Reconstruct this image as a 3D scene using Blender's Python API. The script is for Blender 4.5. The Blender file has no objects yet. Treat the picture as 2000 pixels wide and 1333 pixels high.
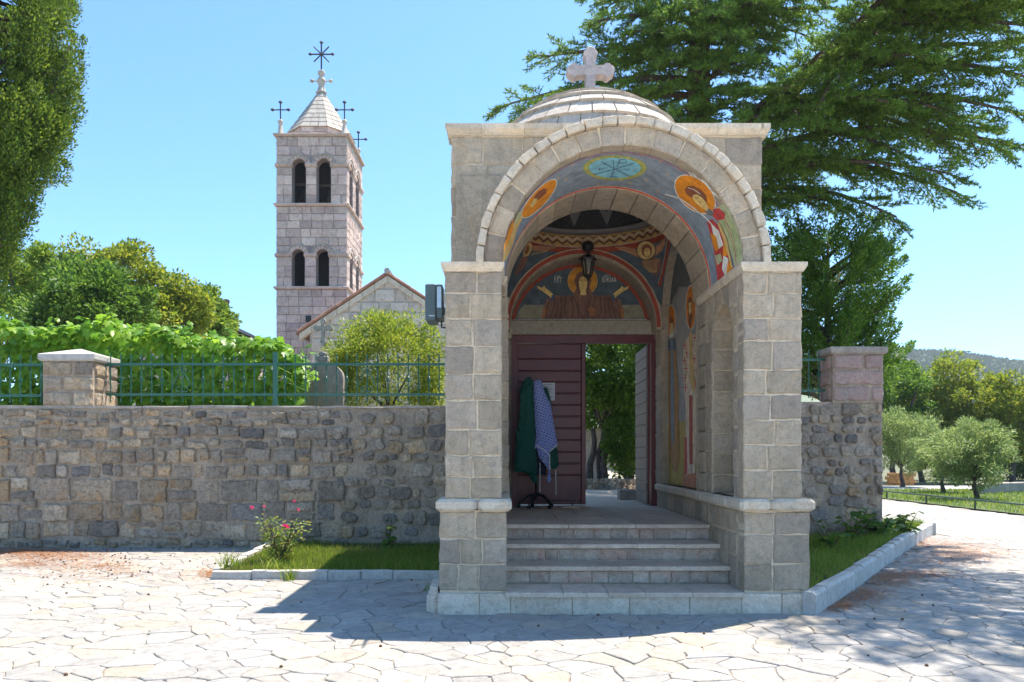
import bpy, math, random
import numpy as np
from mathutils import Vector, Matrix
from mathutils.geometry import delaunay_2d_cdt

S = bpy.context.scene
COL = S.collection
R = math.radians
PI = math.pi

# ------------------------------------------------------------------ camera
EYE, FX, CX, HY = 1.6, 1556.0, 991.0, 888.0          # eye height, focal length (photo px), optical axis in the photo
cam_d = bpy.data.cameras.new('camera'); cam = bpy.data.objects.new('camera', cam_d); COL.objects.link(cam)
cam.location = (0, 0, EYE); cam.rotation_euler = (R(90), 0, 0)
cam_d.sensor_width = 36; cam_d.lens = 36 * FX / 2000
cam_d.shift_x = (1000 - CX) / 2000; cam_d.shift_y = (HY - 666.5) / 2000
cam_d.clip_end = 4000; cam_d.clip_start = 0.05
S.camera = cam

# ------------------------------------------------------------------ light
SUN = Vector((0.331, 0.244, 1.0)).normalized()        # towards the sun
w = bpy.data.worlds.new('World'); S.world = w; w.use_nodes = True
nt = w.node_tree; nt.nodes.clear()
sky = nt.nodes.new('ShaderNodeTexSky'); sky.sky_type = 'NISHITA'; sky.sun_disc = False
sky.sun_elevation = math.asin(SUN.z); sky.sun_rotation = math.atan2(SUN.x, SUN.y)
sky.air_density = 1.0; sky.dust_density = 0.7; sky.ozone_density = 1.0; sky.altitude = 100
bg = nt.nodes.new('ShaderNodeBackground'); bg.inputs[1].default_value = 0.083
out = nt.nodes.new('ShaderNodeOutputWorld')
tintn = nt.nodes.new('ShaderNodeMix'); tintn.data_type = 'RGBA'; tintn.blend_type = 'MULTIPLY'; tintn.inputs[0].default_value = 1; tintn.inputs[7].default_value = (.46, .69, .86, 1)
nt.links.new(sky.outputs[0], tintn.inputs[6]); nt.links.new(tintn.outputs[2], bg.inputs[0]); nt.links.new(bg.outputs[0], out.inputs[0])
sl = bpy.data.lights.new('sun', 'SUN'); sl.energy = 2.6; sl.angle = R(0.5); sl.color = (1.0, 0.91, 0.80)
so = bpy.data.objects.new('sun', sl); COL.objects.link(so); so.location = (20, 15, 60)
so.rotation_euler = (-SUN).to_track_quat('-Z', 'Y').to_euler()
S.view_settings.view_transform = 'Standard'; S.view_settings.look = 'None'
S.view_settings.gamma = 1.0; S.view_settings.use_curve_mapping = False
S.view_settings.exposure = 2.15
S.render.engine = 'CYCLES'; S.cycles.max_bounces = 7; S.cycles.diffuse_bounces = 4; S.cycles.transmission_bounces = 4

# ------------------------------------------------------------------ helpers
def at(x, y, Y):
    """point at depth Y seen at photo pixel x, y"""
    return Vector(((x - CX) / FX * Y, Y, EYE + (HY - y) / FX * Y))
def lin(c):
    return tuple((v / 255 / 12.92) if v / 255 <= .04045 else ((v / 255 + .055) / 1.055) ** 2.4 for v in c)
def tag(o, label=None, cat=None, group=None, kind=None):
    if label: o['label'] = label
    if cat: o['category'] = cat
    if group: o['group'] = group
    if kind: o['kind'] = kind
    return o
def adopt(o, parent):
    if parent is None: return
    o.parent = parent
    o.matrix_parent_inverse = Matrix.Translation(-Vector(parent.location))   # every object's location is its world place
def empty(name, loc, label, cat, group=None):
    o = bpy.data.objects.new(name, None); COL.objects.link(o); o.location = loc; o.empty_display_size = .2
    return tag(o, label, cat, group)
def link(name, me, parent=None):
    o = bpy.data.objects.new(name, me); COL.objects.link(o); adopt(o, parent); return o
def obj(name, V, F, m, parent=None, smooth=False):
    me = bpy.data.meshes.new(name); me.from_pydata([tuple(v) for v in V], [], F)
    me.materials.append(m)
    if smooth: me.polygons.foreach_set('use_smooth', [True] * len(me.polygons))
    me.update()
    return link(name, me, parent)
def obj_np(name, V, F, m, parent=None, smooth=False):
    """V (n,3) float, F (m,k) int"""
    V = np.asarray(V, np.float32); F = np.asarray(F, np.int32); k = F.shape[1]
    me = bpy.data.meshes.new(name)
    me.vertices.add(len(V)); me.vertices.foreach_set('co', V.ravel())
    me.loops.add(F.size); me.loops.foreach_set('vertex_index', F.ravel())
    me.polygons.add(len(F)); me.polygons.foreach_set('loop_start', np.arange(0, F.size, k, dtype=np.int32))
    me.polygons.foreach_set('loop_total', np.full(len(F), k, np.int32))
    if smooth: me.polygons.foreach_set('use_smooth', np.ones(len(F), bool))
    me.materials.append(m); me.update(calc_edges=True); me.validate()
    return link(name, me, parent)
class MB:
    """collects shapes into one mesh"""
    def __init__(s): s.V = []; s.F = []
    def add(s, V, F):
        n = len(s.V); s.V += [tuple(v) for v in V]; s.F += [tuple(i + n for i in f) for f in F]; return s
    def box(s, x0, x1, y0, y1, z0, z1):
        return s.add([(x0,y0,z0),(x1,y0,z0),(x1,y1,z0),(x0,y1,z0),(x0,y0,z1),(x1,y0,z1),(x1,y1,z1),(x0,y1,z1)],
                     [(0,3,2,1),(4,5,6,7),(0,1,5,4),(1,2,6,5),(2,3,7,6),(3,0,4,7)])
    def bbox(s, x0, x1, y0, y1, z0, z1, b=.01):
        """box with chamfered edges"""
        V = []; 
        for z, i in ((z0, b), (z0 + b, 0), (z1 - b, 0), (z1, b)):
            for (x, y) in ((x0+b,y0),(x1-b,y0),(x1,y0+b),(x1,y1-b),(x1-b,y1),(x0+b,y1),(x0,y1-b),(x0,y0+b)):
                cx, cy = (x0+x1)/2, (y0+y1)/2
                V.append((x + (i if x < cx else -i), y + (i if y < cy else -i), z))
        F = [tuple(range(7, -1, -1)), tuple(range(24, 32))]
        for r in range(3):
            for k in range(8): F.append((r*8+k, r*8+(k+1)%8, r*8+8+(k+1)%8, r*8+8+k))
        return s.add(V, F)
    def tube(s, P, rad, n=8, cap=True, sq=False):
        P = [Vector(p) for p in P]; m = len(P)
        if not hasattr(rad, '__len__'): rad = [rad] * m
        V = []; F = []; up = None
        for i in range(m):
            t = (P[min(i+1, m-1)] - P[max(i-1, 0)]).normalized()
            if up is None:
                up = Vector((0,0,1)) if abs(t.z) < .9 else Vector((1,0,0))
            a = t.cross(up)
            if a.length < 1e-5: a = t.orthogonal()
            a.normalize(); b = a.cross(t); up = b
            for k in range(n):
                an = 2*PI*k/n + (PI/4 if sq else 0)
                V.append(P[i] + (a*math.cos(an) + b*math.sin(an)) * rad[i])
        for i in range(m-1):
            for k in range(n): F.append((i*n+k, i*n+(k+1)%n, (i+1)*n+(k+1)%n, (i+1)*n+k))
        if cap: F.append(tuple(range(n-1, -1, -1))); F.append(tuple((m-1)*n+k for k in range(n)))
        return s.add(V, F)
    def lathe(s, c, prof, n=16, ang0=0.0):
        V = []; F = []; m = len(prof)
        for (r, z) in prof:
            for k in range(n):
                a = 2*PI*k/n + ang0; V.append((c[0]+r*math.cos(a), c[1]+r*math.sin(a), c[2]+z))
        for i in range(m-1):
            for k in range(n): F.append((i*n+k, i*n+(k+1)%n, (i+1)*n+(k+1)%n, (i+1)*n+k))
        F.append(tuple(range(n-1,-1,-1))); F.append(tuple((m-1)*n+k for k in range(n)))
        return s.add(V, F)
    def prism(s, poly, fr, w0, w1):
        """polygon (u,v) extruded between w0 and w1 through frame fr"""
        n = len(poly)
        V = [fr(u, v, w0) for u, v in poly] + [fr(u, v, w1) for u, v in poly]
        F = [tuple(range(n-1,-1,-1)), tuple(range(n, 2*n))] + [(i, (i+1)%n, n+(i+1)%n, n+i) for i in range(n)]
        return s.add(V, F)
    def build(s, name, m, parent=None, smooth=False): return obj(name, s.V, s.F, m, parent, smooth)
def vnoise(seed=0):
    rs = np.random.RandomState(seed); K = rs.randn(12, 3); ph = rs.rand(12) * 6.28
    def f(P, sc=1.0):
        P = np.atleast_2d(np.asarray(P, float)) * sc
        return np.sin(P @ K.T + ph).mean(1) * 1.6
    return f

# ------------------------------------------------------------------ materials
def nodes(name):
    m = bpy.data.materials.new(name); m.use_nodes = True; n = m.node_tree
    return m, n, n.nodes['Principled BSDF'], n.nodes['Material Output']
def setc(sock, c): sock.default_value = (c[0], c[1], c[2], 1)
def N(n, t, **kw):
    x = n.nodes.new(t)
    for k, v in kw.items(): setattr(x, k, v)
    return x
def noise(n, vec, scale, detail=5, rough=.6, dist=0):
    x = N(n, 'ShaderNodeTexNoise'); x.inputs['Scale'].default_value = scale; x.inputs['Detail'].default_value = detail
    x.inputs['Roughness'].default_value = rough; x.inputs['Distortion'].default_value = dist
    n.links.new(vec, x.inputs['Vector']); return x.outputs['Fac']
def ramp(n, fac, stops, interp='LINEAR'):
    x = N(n, 'ShaderNodeValToRGB'); x.color_ramp.interpolation = interp; e = x.color_ramp.elements
    while len(e) < len(stops): e.new(.5)
    for k, (p, c) in enumerate(stops):
        e[k].position = p; e[k].color = (c[0], c[1], c[2], 1) if hasattr(c, '__len__') else (c, c, c, 1)
    n.links.new(fac, x.inputs[0]); return x.outputs[0]
def mix(n, fac, a, b, mode='MIX'):
    x = N(n, 'ShaderNodeMix', data_type='RGBA', blend_type=mode)
    for s, v in ((x.inputs[0], fac), (x.inputs[6], a), (x.inputs[7], b)):
        if hasattr(v, 'is_linked'): n.links.new(v, s)
        elif hasattr(v, '__len__'): setc(s, v)
        else: s.default_value = v
    return x.outputs[2]
def mth(n, op, a, b=0.0):
    x = N(n, 'ShaderNodeMath', operation=op)
    for s, v in ((x.inputs[0], a), (x.inputs[1], b)):
        if hasattr(v, 'is_linked'): n.links.new(v, s)
        else: s.default_value = v
    return x.outputs[0]
def rnd(n):
    a = N(n, 'ShaderNodeObjectInfo').outputs['Random']; b = N(n, 'ShaderNodeNewGeometry').outputs['Random Per Island']
    return mth(n, 'FRACT', mth(n, 'ADD', a, b))
def vary(n, col, r, lo, hi):
    x = N(n, 'ShaderNodeMapRange'); n.links.new(r, x.inputs[0]); x.inputs[3].default_value = lo; x.inputs[4].default_value = hi
    h = N(n, 'ShaderNodeHueSaturation'); n.links.new(x.outputs[0], h.inputs['Value']); n.links.new(col, h.inputs['Color'])
    return h.outputs[0]
def bump(n, bs, h, strength=.4, dist=.02):
    b = N(n, 'ShaderNodeBump'); b.inputs['Strength'].default_value = strength; b.inputs['Distance'].default_value = dist
    n.links.new(h, b.inputs['Height']); n.links.new(b.outputs[0], bs.inputs['Normal'])
def stone(name, c1, c2, tint=None, tint_amt=.5, sc=1.0, lo=.8, hi=1.18, bs=.6, bd=.02, rough=.88, speck=.35, spread=None, scratch=0, mid=.45, streak=.0):
    """weathered stone: mottled colour, a tinted patchy stain, fine pits; value varies from piece to piece"""
    m, n, b, o = nodes(name); v = N(n, 'ShaderNodeTexCoord').outputs['Object']
    r = rnd(n)
    a = noise(n, v, 5*sc, 8, .65)
    c = ramp(n, a, [(.3, c1), (.7, c2)])
    if tint is not None:
        t = noise(n, v, 2.1*sc, 6, .7, .6)
        c = mix(n, mth(n, 'MULTIPLY', ramp(n, t, [(.48, 0), (.68, 1)]), tint_amt), c, tint)
    if spread is not None:
        r2 = mth(n, 'FRACT', mth(n, 'MULTIPLY', r, 7.31))
        c = mix(n, ramp(n, r2, spread[0]), c, spread[1])
    c = mix(n, mid, c, ramp(n, noise(n, v, 15*sc, 4, .75, .4), [(.33, .45), (.5, 1.0), (.62, 1.12), (.75, 1.35)]), 'MULTIPLY')
    if streak:
        mp = N(n, 'ShaderNodeMapping'); mp.inputs['Scale'].default_value = (5, 5, .55); n.links.new(v, mp.inputs[0])
        c = mix(n, streak, c, ramp(n, noise(n, mp.outputs[0], 1.6, 6, .7), [(.36, .45), (.52, 1.0), (.7, 1.12)]), 'MULTIPLY')
    f = noise(n, v, 55*sc, 5, .7)
    c = mix(n, speck, c, ramp(n, f, [(.3, .25), (.5, .8), (.75, 1.25)]), 'MULTIPLY')
    h = f
    if scratch:
        wv = noise(n, v, 38*sc, 3, .5, 4.0)
        s = ramp(n, wv, [(.47, 0), (.5, 1), (.53, 0)])
        c = mix(n, mth(n, 'MULTIPLY', s, scratch), c, tuple(min(1, x*1.6) for x in c2))
        h = mth(n, 'ADD', f, mth(n, 'MULTIPLY', s, -.3))
    c = vary(n, c, r, lo, hi)
    n.links.new(c, b.inputs['Base Color']); b.inputs['Roughness'].default_value = rough
    bump(n, b, mth(n, 'ADD', mth(n, 'MULTIPLY', noise(n, v, 12*sc, 6, .6), 1.5), h), bs, bd)
    return m
def paint(name, c, rough=.6, var=.12, sc=8, bs=.08, metal=0.0):
    m, n, b, o = nodes(name); v = N(n, 'ShaderNodeTexCoord').outputs['Object']
    f = noise(n, v, sc, 6, .65)
    k = ramp(n, f, [(.3, 1-var), (.7, 1+var)])
    cc = mix(n, 1.0, c, k, 'MULTIPLY'); n.links.new(cc, b.inputs['Base Color'])
    b.inputs['Roughness'].default_value = rough; b.inputs['Metallic'].default_value = metal
    bump(n, b, noise(n, v, sc*9, 4), bs, .01)
    return m
def leafmat(name, c1, c2, c3=None, trans=.4, lo=.7, hi=1.25, rough=.5, tcol=1.5):
    m, n, b, o = nodes(name); v = N(n, 'ShaderNodeTexCoord').outputs['Object']
    c1, c2, c3 = (tuple(x*1.25 for x in q) for q in (c1, c2, c3 or c2))
    r = rnd(n)
    c = ramp(n, r, [(0, c1), (.55, c2), (1, c3 or c2)])
    c = vary(n, c, noise(n, v, 1.3, 3), lo, hi)
    n.links.new(c, b.inputs['Base Color']); b.inputs['Roughness'].default_value = rough
    b.inputs['Specular IOR Level'].default_value = .35
    t = N(n, 'ShaderNodeBsdfTranslucent')
    h = N(n, 'ShaderNodeHueSaturation'); h.inputs['Value'].default_value = tcol; h.inputs['Hue'].default_value = .485
    n.links.new(c, h.inputs['Color']); n.links.new(h.outputs[0], t.inputs[0])
    x = N(n, 'ShaderNodeMixShader'); x.inputs[0].default_value = trans
    n.links.new(b.outputs[0], x.inputs[1]); n.links.new(t.outputs[0], x.inputs[2]); n.links.new(x.outputs[0], o.inputs[0])
    return m
def barkmat(name, c1, c2):
    m, n, b, o = nodes(name); v = N(n, 'ShaderNodeTexCoord').outputs['Object']
    mp = N(n, 'ShaderNodeMapping'); mp.inputs['Scale'].default_value = (1, 1, .25); n.links.new(v, mp.inputs[0])
    f = noise(n, mp.outputs[0], 22, 6, .7, .5)
    n.links.new(ramp(n, f, [(.35, c1), (.65, c2)]), b.inputs['Base Color']); b.inputs['Roughness'].default_value = .95
    bump(n, b, f, 1.0, .03); return m

M = {}
M['gate'] = stone('gate_stone', (.53,.425,.31), (.78,.635,.465), (.72,.51,.29), .5, 1, .88, 1.22, .9, .03, scratch=.45, speck=.3, mid=.45, streak=.25,
                  spread=([(.0,0),(.72,0),(.8,.4),(1,.55)], (.46,.39,.34)))
M['mortar'] = stone('lime_mortar', (.56,.46,.335), (.70,.585,.43), (.64,.46,.26), .5, 1.4, .95, 1.05, .5, .01)
M['trim'] = stone('pale_trim_stone', (.54,.465,.36), (.70,.61,.48), (.62,.45,.27), .5, 1, .9, 1.1, .5, .012)
M['dome'] = stone('dome_slab_stone', (.40,.35,.29), (.58,.53,.46), (.42,.33,.26), .4, 1.2, .82, 1.12, .6, .015)
M['plinth'] = stone('plinth_stone', (.60,.50,.39), (.76,.655,.53), (.50,.38,.25), .6, 1, .9, 1.1, .45, .012)
M['tread'] = stone('tread_stone', (.54,.43,.33), (.70,.585,.46), (.46,.33,.24), .6, .8, .88, 1.1, .35, .01, rough=.6)
M['riser'] = stone('riser_stone', (.38,.295,.23), (.68,.555,.45), (.55,.24,.17), .6, 1.2, .85, 1.15, .7, .02)
M['rubble'] = stone('rubble_stone', (.48,.375,.26), (.80,.645,.46), (.72,.42,.18), .8, 1.3, .80, 1.42, 1.0, .05, speck=.5, mid=.8, streak=.3,
                    spread=([(0,0),(.55,0),(.66,.35),(1,.6)], (.30,.285,.27)))
M['rubble_grey'] = stone('grey_rubble_stone', (.40,.335,.27), (.72,.61,.48), (.42,.34,.26), .7, 1.3, .65, 1.35, 1.0, .05, speck=.5, mid=.8,
                    spread=([(0,0),(.6,0),(.7,.4),(1,.7)], (.24,.235,.24)))
M['cement'] = stone('wall_mortar', (.38,.305,.23), (.57,.465,.355), (.41,.335,.265), .6, .8, 1, 1, .9, .03, streak=.4)
M['pink'] = stone('pink_stone', (.44,.29,.25), (.56,.41,.36), (.40,.37,.34), .6, 1.2, .85, 1.1, .8, .03)
M['coping'] = stone('coping_concrete', (.33,.29,.25), (.50,.45,.38), (.30,.25,.2), .5, 1, .9, 1.1, .7, .02)
M['tower'] = stone('tower_stone', (.54,.40,.33), (.76,.61,.51), (.62,.38,.29), .5, .35, .76, 1.14, .6, .05,
                   spread=([(0,0),(.6,0),(.75,.45),(1,.7)], (.52,.38,.345)))
M['tmortar'] = stone('tower_mortar', (.26,.20,.18), (.38,.32,.29), None, 0, .5, 1, 1, .5, .03)
M['church'] = stone('church_stone', (.52,.45,.38), (.68,.60,.51), (.52,.41,.30), .35, .4, .82, 1.12, .6, .05)
M['cmortar'] = stone('church_mortar', (.36,.32,.27), (.46,.41,.35), None, 0, .5, 1, 1, .4, .02)
M['flag'] = stone('flagstone', (.29,.277,.255), (.375,.357,.328), (.37,.325,.26), .55, .7, .86, 1.08, .5, .014, rough=.8, speck=.25,
                  spread=([(0,0),(.62,0),(.8,.3),(.93,.5),(1,.7)], (.39,.33,.24)))
M['joint'] = stone('paving_joint', (.30,.28,.25), (.365,.34,.305), (.24,.185,.13), .7, .7, 1, 1, .7, .02)
M['kerb'] = stone('kerb_stone', (.46,.44,.40), (.58,.56,.52), (.44,.36,.26), .45, 1, .88, 1.08, .4, .012)
M['tile'] = stone('roof_tile', (.36,.16,.10), (.50,.26,.17), (.34,.27,.22), .5, 2, .7, 1.2, .4, .02)
M['brickred'] = stone('orange_block', (.40,.20,.07), (.55,.30,.12), None, 0, 1, .9, 1.1, .4, .02)
M['soil'] = stone('soil', (.07,.05,.03), (.15,.10,.06), (.18,.11,.06), .4, 2, 1, 1, .9, .04)
M['lawn'] = stone('lawn_soil', (.06,.09,.025), (.10,.15,.04), (.2,.19,.08), .4, .8, 1, 1, .8, .04)
M['land'] = stone('land', (.10,.11,.05), (.17,.17,.08), (.2,.17,.1), .4, .2, 1, 1, .5, .05)
M['asph'] = stone('pale_road', (.36,.34,.31), (.46,.44,.40), None, 0, 1, 1, 1, .3, .01)
M['gravel'] = stone('pale_gravel', (.36,.32,.26), (.50,.45,.37), (.2,.2,.1), .5, 1, 1, 1, .8, .03)
M['tomb'] = stone('tomb_stone', (.25,.225,.195), (.44,.395,.335), (.33,.29,.23), .5, 1.5, .9, 1.1, .6, .02)
M['iron'] = paint('dark_iron', (.035,.035,.045), .5, .3, 20, .1, .3)
M['green'] = paint('green_enamel', (.015,.105,.075), .35, .18, 25, .05)
M['lamp'] = paint('lantern_black', (.012,.014,.013), .45, .2, 20, .05, .2)
M['grey_metal'] = paint('floodlight_grey', (.07,.105,.115), .45, .1, 10, .04)
M['steel'] = paint('bright_steel', (.5,.5,.5), .3, .1, 10, .02, .8)
M['paper'] = paint('notice_paper', (.66,.66,.70), .6, .05, 10, .02)
M['ink'] = paint('ink', (.08,.08,.10), .6, .05)
M['red_wood'] = paint('red_brown_door_paint', (.15,.020,.022), .38, .25, 6, .15)
M['grey_wood'] = paint('weathered_door_wood', (.20,.165,.13), .6, .25, 9, .3)
M['lintel'] = stone('lintel_plaster', (.43,.37,.29), (.52,.46,.37), (.40,.33,.25), .4, 1, 1, 1, .2, .006)
M['rust'] = paint('rusty_pole', (.16,.085,.055), .8, .3, 10, .2)
M['rail'] = paint('rail_paint', (.03,.06,.04), .5, .2)
def glassmat(name, c, rough=.05):
    m, n, b, o = nodes(name); setc(b.inputs['Base Color'], c); b.inputs['Roughness'].default_value = rough
    b.inputs['Transmission Weight'].default_value = .85; b.inputs['IOR'].default_value = 1.3; return m
M['glass'] = glassmat('lantern_glass', (.75,.78,.72), .25)
# foliage
M['cedar'] = leafmat('cedar_needles', (.045,.11,.017), (.085,.175,.025), (.165,.255,.036), .42, .6, 1.35)
M['cypress'] = leafmat('cypress_leaf', (.035,.08,.008), (.08,.145,.014), (.16,.225,.024), .38, .6, 1.3)
M['thuja'] = leafmat('thuja_leaf', (.035,.095,.014), (.075,.165,.022), (.145,.245,.03), .42, .65, 1.3)
M['decid'] = leafmat('broad_leaf', (.06,.125,.014), (.11,.19,.022), (.18,.25,.03), .45, .7, 1.25)
M['decid_dark'] = leafmat('dark_broad_leaf', (.035,.09,.012), (.065,.145,.018), (.12,.20,.025), .45, .7, 1.25)
M['decid_yel'] = leafmat('yellow_broad_leaf', (.085,.14,.014), (.15,.205,.02), (.24,.25,.025), .45, .7, 1.25)
M['vine'] = leafmat('vine_leaf', (.07,.175,.015), (.135,.275,.022), (.23,.36,.035), .48, .75, 1.2, .4)
M['bush'] = leafmat('bush_leaf', (.09,.16,.015), (.17,.235,.022), (.28,.30,.03), .4, .75, 1.2, .4)
M['olive'] = leafmat('olive_leaf', (.11,.17,.045), (.18,.245,.075), (.27,.33,.12), .38, .8, 1.2, .45)
M['grass'] = leafmat('grass_blade', (.075,.15,.012), (.12,.20,.02), (.24,.25,.06), .5, .75, 1.2, .5)
M['rose_leaf'] = leafmat('rose_leaf', (.10,.17,.03), (.17,.24,.05), (.26,.24,.06), .4)
M['rose'] = leafmat('rose_petal', (.55,.03,.09), (.60,.05,.14), (.62,.12,.2), .3)
M['litter'] = leafmat('dry_needles', (.20,.075,.025), (.32,.13,.045), (.42,.22,.09), .1)
M['bark'] = barkmat('bark', (.045,.035,.028), (.14,.11,.09))
M['twig'] = barkmat('twig', (.06,.045,.03), (.15,.11,.075))
M['hill'] = leafmat('hill_wood', (.05,.085,.025), (.075,.115,.03), (.10,.13,.04), .1)
M['cone'] = paint('dry_cone', (.10,.055,.03), .9, .3, 20, .2)

# ------------------------------------------------------------------ stone pieces
def front(Y): return lambda u, v, w: (u, Y - w, v)            # faces the camera; u = x, v = z
def facing_left(X): return lambda u, v, w: (X - w, u, v)      # u = y, v = z
def facing_right(X): return lambda u, v, w: (X + w, u, v)
def flat_up(Z): return lambda u, v, w: (u, v, Z + w)
def piece_geo(fr, ol, back, fro, bev, amp, rg):
    n = len(ol); cu = sum(p[0] for p in ol)/n; cv = sum(p[1] for p in ol)/n
    V = [fr(u, v, -back) for u, v in ol] + [fr(u, v, fro - bev) for u, v in ol]
    for u, v in ol:
        d = math.hypot(u-cu, v-cv) or 1; k = max(.3, 1 - bev*1.15/d)
        V.append(fr(cu+(u-cu)*k, cv+(v-cv)*k, fro + rg.uniform(-amp, amp)))
    V.append(fr(cu, cv, fro + rg.uniform(0, amp*1.6)))
    F = []
    for i in range(n):
        j = (i+1) % n
        F += [(i, j, n+j, n+i), (n+i, n+j, 2*n+j, 2*n+i), (2*n+i, 2*n+j, 3*n)]
    return V, F
def piece(name, fr, ol, back, fro, bev, amp, m, parent, rg):
    V, F = piece_geo(fr, ol, back, fro, bev, amp, rg); return obj(name, V, F, m, parent)
def rect_ol(u0, v0, u1, v1, j, rg, seg=3):
    P = []
    for (a, b, c, d) in ((u0,v0,u1,v0),(u1,v0,u1,v1),(u1,v1,u0,v1),(u0,v1,u0,v0)):
        for k in range(seg):
            t = k/seg; P.append((a+(c-a)*t + rg.uniform(-j,j), b+(d-b)*t + rg.uniform(-j,j)))
    return P
def arc_ol(uc, vs, r0, r1, a0, a1, j, rg, n=3):
    P = []
    for k in range(n+1):
        a = a0+(a1-a0)*k/n; P.append((uc+r1*math.cos(a)+rg.uniform(-j,j), vs+r1*math.sin(a)+rg.uniform(-j,j)))
    for k in range(n+1):
        a = a1+(a0-a1)*k/n; P.append((uc+r0*math.cos(a)+rg.uniform(-j,j)*.5, vs+r0*math.sin(a)+rg.uniform(-j,j)*.5))
    return P
def ashlar(parent, fr, u0, u1, v0, v1, m, ch, bl, rg, back=.1, fro=0.0, bev=.01, amp=.003, gap=.012, j=.004, holes=(), name='block', skip=None):
    """courses of squared blocks; holes = [(uc, r, vbot, vspring)] round-headed openings; skip(u,v) drops blocks"""
    n = max(1, round((v1-v0)/ch)); hs = [rg.uniform(.85, 1.15) for _ in range(n)]; sm = sum(hs)
    v = v0
    for ci in range(n):
        va = v; vb = v + (v1-v0)*hs[ci]/sm; v = vb
        iv = [(u0, u1)]
        for (uc, r, vbot, vs) in holes:
            if vb <= vbot + .01 or va >= vs + r: continue
            hw = r if vb <= vs else (math.sqrt(max(0, r*r-(vb-vs)**2)) if vb < vs+r else 0)
            if hw < .03: continue
            nv = []
            for (a, b) in iv:
                if b <= uc-hw or a >= uc+hw: nv.append((a, b)); continue
                if uc-hw-a > .04: nv.append((a, uc-hw))
                if b-uc-hw > .04: nv.append((uc+hw, b))
            iv = nv
        for (a, b) in iv:
            k = max(1, round((b-a)/bl + rg.uniform(-.35, .35))); ws = [rg.uniform(.7, 1.3) for _ in range(k)]; sw = sum(ws); u = a
            for q in range(k):
                ua = u; ub = u+(b-a)*ws[q]/sw; u = ub
                if skip and skip((ua+ub)/2, (va+vb)/2): continue
                ol = rect_ol(ua+gap/2, va+gap/2, ub-gap/2, vb-gap/2, j, rg)
                ok = True
                for (uc, r, vbot, vs) in holes:
                    o2 = []
                    span = ua < uc < ub
                    for (pu, pv) in ol:
                        if pv > vs and math.hypot(pu-uc, pv-vs) < r + gap/2:
                            if span: pv = vs + math.sqrt(max(0, (r+gap/2)**2-(pu-uc)**2))
                            else: pu = uc + math.copysign(math.sqrt(max(0, (r+gap/2)**2-(pv-vs)**2)), (ua+ub)/2-uc)
                        o2.append((pu, pv))
                    ol = o2
                us = [p[0] for p in ol]; vv = [p[1] for p in ol]
                if max(us)-min(us) < .03 or max(vv)-min(vv) < .03: continue
                if max(us) > ub+.02 or min(us) < ua-.02 or max(vv) > vb + .02: 
                    ol = [(min(max(pu, ua), ub), min(pv, vb-gap/2)) for pu, pv in ol]
                piece(name, fr, ol, back, fro, bev, amp, m, parent, rg)
def ring(parent, fr, uc, vs, r0, r1, m, n, rg, a0=0, a1=PI, back=.1, fro=0.0, bev=.01, amp=.003, gap=.012, j=.004, name='voussoir'):
    ws = [rg.uniform(.85, 1.15) for _ in range(n)]; sw = sum(ws); a = a0; rm = (r0+r1)/2
    for k in range(n):
        b = a + (a1-a0)*ws[k]/sw; g = gap/2/rm
        piece(name, fr, arc_ol(uc, vs, r0, r1, a+g, b-g, j, rg), back, fro, bev, amp, m, parent, rg); a = b
def arched(fr, u0, u1, v0, v1, ops, t, n=20):
    """wall sheet of thickness t (behind w=0) with round-headed openings (uc, r, vbot, vspring)"""
    b = MB(); Q = []; cur = u0
    def edge(p, q): b.add([fr(p[0],p[1],0), fr(q[0],q[1],0), fr(q[0],q[1],-t), fr(p[0],p[1],-t)], [(0,1,2,3)])
    for (uc, r, vb, vs) in sorted(ops):
        if uc-r > cur: Q.append([(cur,v0),(uc-r,v0),(uc-r,v1),(cur,v1)])
        if vb > v0: Q.append([(uc-r,v0),(uc+r,v0),(uc+r,vb),(uc-r,vb)]); edge((uc-r,vb),(uc+r,vb))
        A = [(uc-r*math.cos(PI*k/n), vs+r*math.sin(PI*k/n)) for k in range(n+1)]
        for p, q in zip(A, A[1:]): Q.append([p, q, (q[0],v1), (p[0],v1)]); edge(p, q)
        if vs > max(vb, v0): edge((uc-r,max(vb,v0)),(uc-r,vs)); edge((uc+r,max(vb,v0)),(uc+r,vs))
        cur = uc+r
    if cur < u1: Q.append([(cur,v0),(u1,v0),(u1,v1),(cur,v1)])
    for q in Q:
        b.add([fr(u,v,0) for u,v in q], [(0,1,2,3)]); b.add([fr(u,v,-t) for u,v in q], [(3,2,1,0)])
    for p, q in (((u0,v0),(u0,v1)),((u1,v0),(u1,v1)),((u0,v1),(u1,v1))): edge(p, q)
    return b
def clip(poly, px, py, nx, ny):
    o = []
    for i in range(len(poly)):
        a = poly[i]; b = poly[(i+1) % len(poly)]
        da = (a[0]-px)*nx+(a[1]-py)*ny; db = (b[0]-px)*nx+(b[1]-py)*ny
        if da <= 0: o.append(a)
        if (da < 0 < db) or (db < 0 < da):
            t = da/(da-db); o.append((a[0]+(b[0]-a[0])*t, a[1]+(b[1]-a[1])*t))
    return o
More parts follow.
